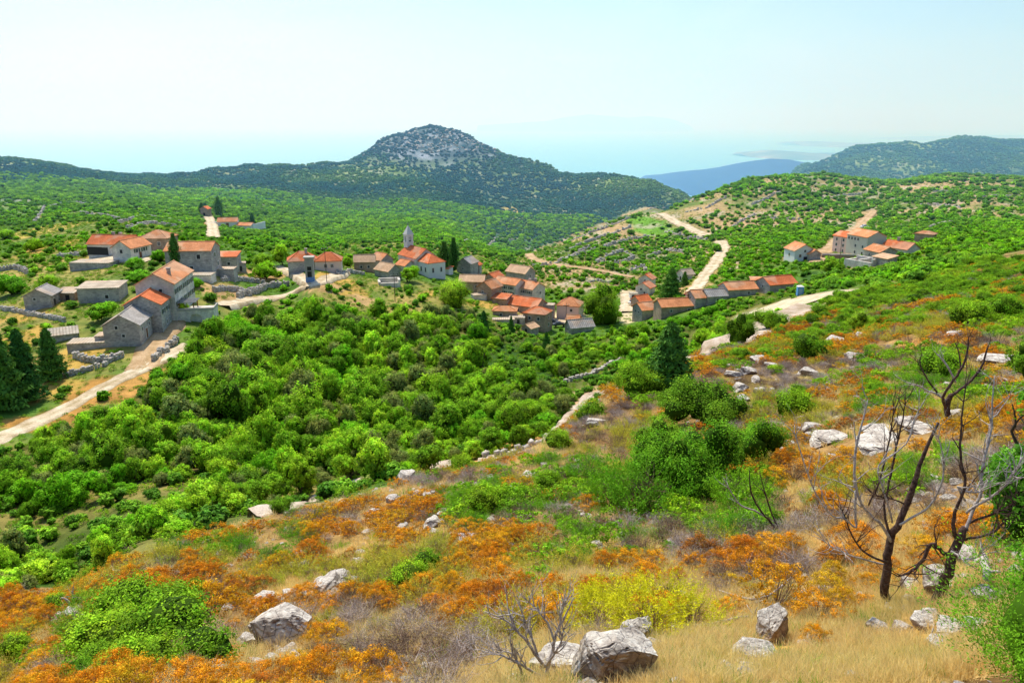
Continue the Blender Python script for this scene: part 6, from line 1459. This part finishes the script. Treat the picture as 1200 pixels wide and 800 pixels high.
# the wood in the valley
x, y = grid(-110, 95, 26, 220, 2.45, .45)
r = rng.uniform(.95, 2.5, len(x)) * np.where(rng.uniform(0, 1, len(x)) < .2, 1.35, 1) * (.62 + .38 * sm(y, 40, 75))
ok, px, pr, z = view(x, y, 4.5, 90)
wj = zone_wood(x + fbm(x / 9, y / 9, 3, 61) * 5, y + fbm(x / 9, y / 9, 3, 62) * 8) & ~zone_near(px, pr, y)
drop = sm(x / y, .0, .25)                        # lower and brighter bushes towards the right end
clear_w = fbm(x / 16, y / 16, 3, 63)
lawns = np.exp(-(((px - 560) / 40) ** 2 + ((pr - 390) / 12) ** 2)) + np.exp(-(((px - 700) / 70) ** 2 + ((pr - 405) / 10) ** 2)) * .6 + np.exp(-(((px - 645) / 40) ** 2 + ((pr - 440) / 12) ** 2)) * .5
bigz = np.exp(-(((px - 330) / 170) ** 2 + ((pr - 450) / 75) ** 2)); r = r * (1 - .22 * drop) * (.86 + .5 * bigz)
hide = 4.0 * .0
sel = wj & ok & (clear_w < .21 + .3 * bigz) & (rng.uniform(0, 1, len(x)) > lawns * .35) & free(x, y, r, .8) 
# keep the lane and the houses behind it in sight: the crown top must not rise above them
x, y, z, r, px, pr, drop = [a[sel] for a in (x, y, z, r, px, pr, drop)]
pt = project(x, y, z + r * 1.9)[1]
LINE = np.array([(-50, 535), (0, 516), (60, 492), (120, 462), (170, 440), (207, 418), (214, 395), (225, 382), (255, 376), (262, 362), (300, 356), (340, 352), (375, 350), (400, 354), (440, 352), (480, 338), (510, 340), (545, 354), (568, 380), (600, 396), (660, 396), (700, 392), (740, 372), (765, 362), (800, 354), (835, 348), (862, 349), (882, 356), (886, 374), (975, 356), (1100, 330)])
lim = np.interp(px, LINE[:, 0], LINE[:, 1])
fit = np.clip((project(x, y, z)[1] - lim) / np.maximum(project(x, y, z)[1] - pt, 1e-3), 0, 1)
keep = fit > .38; sqz = np.where(fit < 1, np.maximum(fit, .55), 1)
x, y, z, r, px, pr, drop = [a[keep] for a in (x, y, z, r * sqz, px, pr, drop)]
tone = fbm(x / 14, y / 14, 3, 64) + rng.normal(size=len(x)) * .16 + drop * .22 + np.exp(-(((px - 300) / 90) ** 2 + ((pr - 385) / 22) ** 2)) * .5 + (y < 58) * .12
t1 = tone > .34; t2 = (tone > .06) & ~t1; t0 = ~(t1 | t2); t3 = (rng.uniform(0, 1, len(x)) < .22) & ~t1; t0 &= ~t3; t2 &= ~t3
both(t3, x, y, z, r, 200, TREEG, [t_[0] for t_ in TREEG], ('olive_tree', 'olive_wood'), 'greyish olive-green tree scattered in the valley wood', 'greyish trees of the valley wood', 'tree', 'greyish trees of the valley wood', 1.0, True)
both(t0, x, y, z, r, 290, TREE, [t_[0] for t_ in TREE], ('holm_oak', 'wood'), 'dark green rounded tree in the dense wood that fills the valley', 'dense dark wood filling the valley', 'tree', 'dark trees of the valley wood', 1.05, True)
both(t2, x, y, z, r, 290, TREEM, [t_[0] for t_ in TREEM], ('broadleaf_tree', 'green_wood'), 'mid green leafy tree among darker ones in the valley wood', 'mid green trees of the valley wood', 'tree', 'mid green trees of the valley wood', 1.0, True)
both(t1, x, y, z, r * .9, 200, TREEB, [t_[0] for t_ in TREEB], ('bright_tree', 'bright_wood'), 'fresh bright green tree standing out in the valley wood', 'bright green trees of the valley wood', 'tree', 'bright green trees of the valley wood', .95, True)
# undergrowth inside the wood zone
x, y = grid(-105, 90, 20, 220, 1.6); ok, px, pr, z = view(x, y, 1, 40); sel = (y < 188 + 0 * x) & (zone_wood(x, y) | (y < 60)) & ~zone_near(px, pr, y) & ok; r = rng.uniform(.5, 1.2, len(x))
sel &= free(x, y, r, .8)
both(sel, x, y, z, r, 0, None, GRNF + BUSH[:2], ('', 'undergrowth'), '', 'green undergrowth and brambles on the floor of the valley wood', 'undergrowth', '')

# gardens, fields and slopes around the village
x, y = grid(-260, 260, 95, 340, 3.0); r = rng.uniform(.55, 1.7, len(x)); ok, px, pr, z = view(x, y, 1.5, 30)
u = x / y; wood_ = zone_wood(x, y); nr = zone_near(px, pr, y)
gd_ = fbm(x / 22, y / 22, 4, 71); rightv = sm(u, .12, .24)
p_ = .58 + gd_ * .8 + rightv * .42 - .35 * ((px > 350) & (px < 450) & (pr > 318) & (pr < 352)) - .25 * (u < -.55)
sel = ok & ~wood_ & ~nr & (rng.uniform(0, 1, len(x)) < p_) & free(x, y, r, 1.1)
# keep bushes from standing in front of house fronts
hz_ = np.zeros(len(x))
for (cx, cy, cr) in CLR:
    if 110 < cy < 280 and cr > 2.4: hz_ = np.maximum(hz_, ((np.abs(x / y - cx / cy) < (cr + .8) / cy) & (y < cy) & (y > cy - cr - 9)) * 1.)
r = np.where(hz_ > 0, np.minimum(r, np.where(px > 740, 1.1, .75)), r); sel &= ~((hz_ > 0) & (rng.uniform(0, 1, len(x)) < np.where(px > 740, .1, .45)))
x, y, z, r, px, pr = [a[sel] for a in (x, y, z, r, px, pr)]
tone = fbm(x / 12, y / 12, 3, 72) + rng.normal(size=len(x)) * .25
bb = tone > .12
both(bb, x, y, z, r, 290, BUSHB, BUSHB, ('garden_bush', 'bright_bushes'), 'bright green bush in the gardens and slopes around the village', 'bright green bushes around the village', 'bush', 'bright bushes around the village', .95)
both(~bb, x, y, z, r, 290, BUSH, BUSH, ('dark_bush', 'dark_bushes'), 'dark green bush in the gardens and slopes around the village', 'dark green bushes around the village', 'bush', 'dark bushes around the village', .95)
x, y = grid(-250, 250, 60, 340, 1.35); ok, px, pr, z = view(x, y, .6, 20); r = rng.uniform(.3, .65, len(x))
sel = ok & ~zone_wood(x, y) & ~zone_near(px, pr, y) & (rng.uniform(0, 1, len(x)) < .56 + fbm(x / 9, y / 9, 3, 73) * .8) & free(x, y, r, 1.2)
both(sel, x, y, z, r / .6, 0, None, GRNF, ('', 'weeds'), '', 'tufts of weeds and low green plants around the village', 'weeds', '')

# terraced hill on the right
x, y = lgrid(.0, .78, 235, 900, .0088); ok, px, pr, z = view(x, y, 2.5, 30)
u = x / y; r = rng.uniform(.0028, .0058, len(x)) * y * rng.uniform(.7, 1.25, len(x)); r = np.clip(r, .8, 3.0)
dn = .33 + fbm(x / 45, y / 45, 4, 81) * .75 + .25 * (px > 850) - .12 * (px < 780)
sel = ok & on_hill(px, pr, u, y) & (rng.uniform(0, 1, len(x)) < dn) & free(x, y, r, .9) & ~zone_near(px, pr, y)
x, y, z, r, px, pr = [a[sel] for a in (x, y, z, r, px, pr)]
tone = fbm(x / 30, y / 30, 3, 82) + rng.normal(size=len(x)) * .22 + .5 * np.exp(-(((px - 755) / 22) ** 2 + ((pr - 264) / 14) ** 2)) + .25 * np.exp(-(((px - 900) / 60) ** 2 + ((pr - 290) / 20) ** 2))
bb = tone > .26
both(bb, x, y, z, r * .9, 250, BUSHB, BUSHB, ('hill_bush', 'bright_hill_bushes'), 'bright green bush on the terraced right-hand hill', 'bright green bushes on the terraced hill', 'bush', 'bright bushes of the terraced hill', .9)
both(~bb, x, y, z, r, 290, BUSH, BUSH, ('hill_shrub', 'dark_hill_bushes'), 'round dark green bush on the terraced right-hand hill', 'dark round bushes on the terraced hill', 'bush', 'dark bushes of the terraced hill', .85)
x, y = lgrid(.0, .78, 235, 900, .0062); ok, px, pr, z = view(x, y, 1, 10); r = np.clip(.0013 * y * rng.uniform(.6, 1.3, len(x)), .3, 1)
sel = ok & on_hill(px, pr, x / y, y) & (rng.uniform(0, 1, len(x)) < .42 + fbm(x / 20, y / 20, 3, 83)) & free(x, y, r, .9) & ~zone_near(px, pr, y)
both(sel, x, y, z, r / .6, 0, None, GRNF, ('', 'hill_scrub'), '', 'small low scrub between the bushes of the terraced hill', 'scrub', '')

# hills behind the village, the mountain and the far mountains
x, y = lgrid(-.80, .34, 310, 820, .0072); ok, px, pr, z = view(x, y, 3, 20); r = np.clip(rng.uniform(.0026, .0052, len(x)) * y, 1, 3.6)
sel = ok & ~on_hill(px, pr, x / y, y) & (rng.uniform(0, 1, len(x)) < .72 + fbm(x / 70, y / 70, 4, 91) * .6 - .15 * (px < 330) * (y < 480)) & free(x, y, r, .8)
x, y, z, r, px = [a[sel] for a in (x, y, z, r, px)]
bb = (fbm(x / 60, y / 60, 3, 92) + rng.normal(size=len(x)) * .2 + .12 * ((px > 330) & (px < 560))) > .22
both(~bb, x, y, z, r, 290, BUSH, BUSH, ('far_bush', 'hillside_bushes'), 'dark bush on the hillside behind the village', 'dark bushes covering the hillside behind the village', 'bush', 'dark bushes behind the village', .9)
both(bb, x, y, z, r * .9, 150, BUSHB, BUSHB, ('far_bright_bush', 'bright_hillside_bushes'), 'bright bush on the hillside behind the village', 'bright bushes on the hillside behind the village', 'bush', 'bright bushes behind the village', .9)
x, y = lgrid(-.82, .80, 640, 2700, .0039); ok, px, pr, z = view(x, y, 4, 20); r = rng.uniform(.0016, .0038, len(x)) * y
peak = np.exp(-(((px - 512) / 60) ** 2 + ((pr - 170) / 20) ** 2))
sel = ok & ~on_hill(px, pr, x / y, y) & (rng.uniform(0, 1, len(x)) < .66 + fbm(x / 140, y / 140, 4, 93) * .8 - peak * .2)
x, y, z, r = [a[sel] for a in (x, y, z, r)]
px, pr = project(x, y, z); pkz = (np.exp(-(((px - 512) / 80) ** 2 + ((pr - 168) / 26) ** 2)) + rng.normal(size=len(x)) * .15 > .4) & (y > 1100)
both(pkz, x, y, z, r, 0, None, PEAKB, ('', 'summit_scrub'), '', 'scrub on the rocky summit of the mountain, coloured with haze blue', 'scrub', '', .9)
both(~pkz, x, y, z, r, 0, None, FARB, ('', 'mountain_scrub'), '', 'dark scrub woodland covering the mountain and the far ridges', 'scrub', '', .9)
# pale crags on the mountain top
x, y = lgrid(-.22, .06, 1300, 1520, .0042); ok, px, pr, z = view(x, y, 4, 20); sel = ok & (rng.uniform(0, 1, len(x)) < np.exp(-(((px - 515) / 55) ** 2 + ((pr - 168) / 16) ** 2)) * .4); r = rng.uniform(1.5, 3.6, len(x))
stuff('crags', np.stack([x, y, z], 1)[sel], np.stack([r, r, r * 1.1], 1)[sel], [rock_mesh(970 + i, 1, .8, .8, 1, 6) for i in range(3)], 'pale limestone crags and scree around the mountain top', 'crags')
for o in bpy.data.objects:
    if len(str(o.get('label', '')).split()) > 16: print('LONG', o.name, o['label'])
print('objects', len(bpy.data.objects))
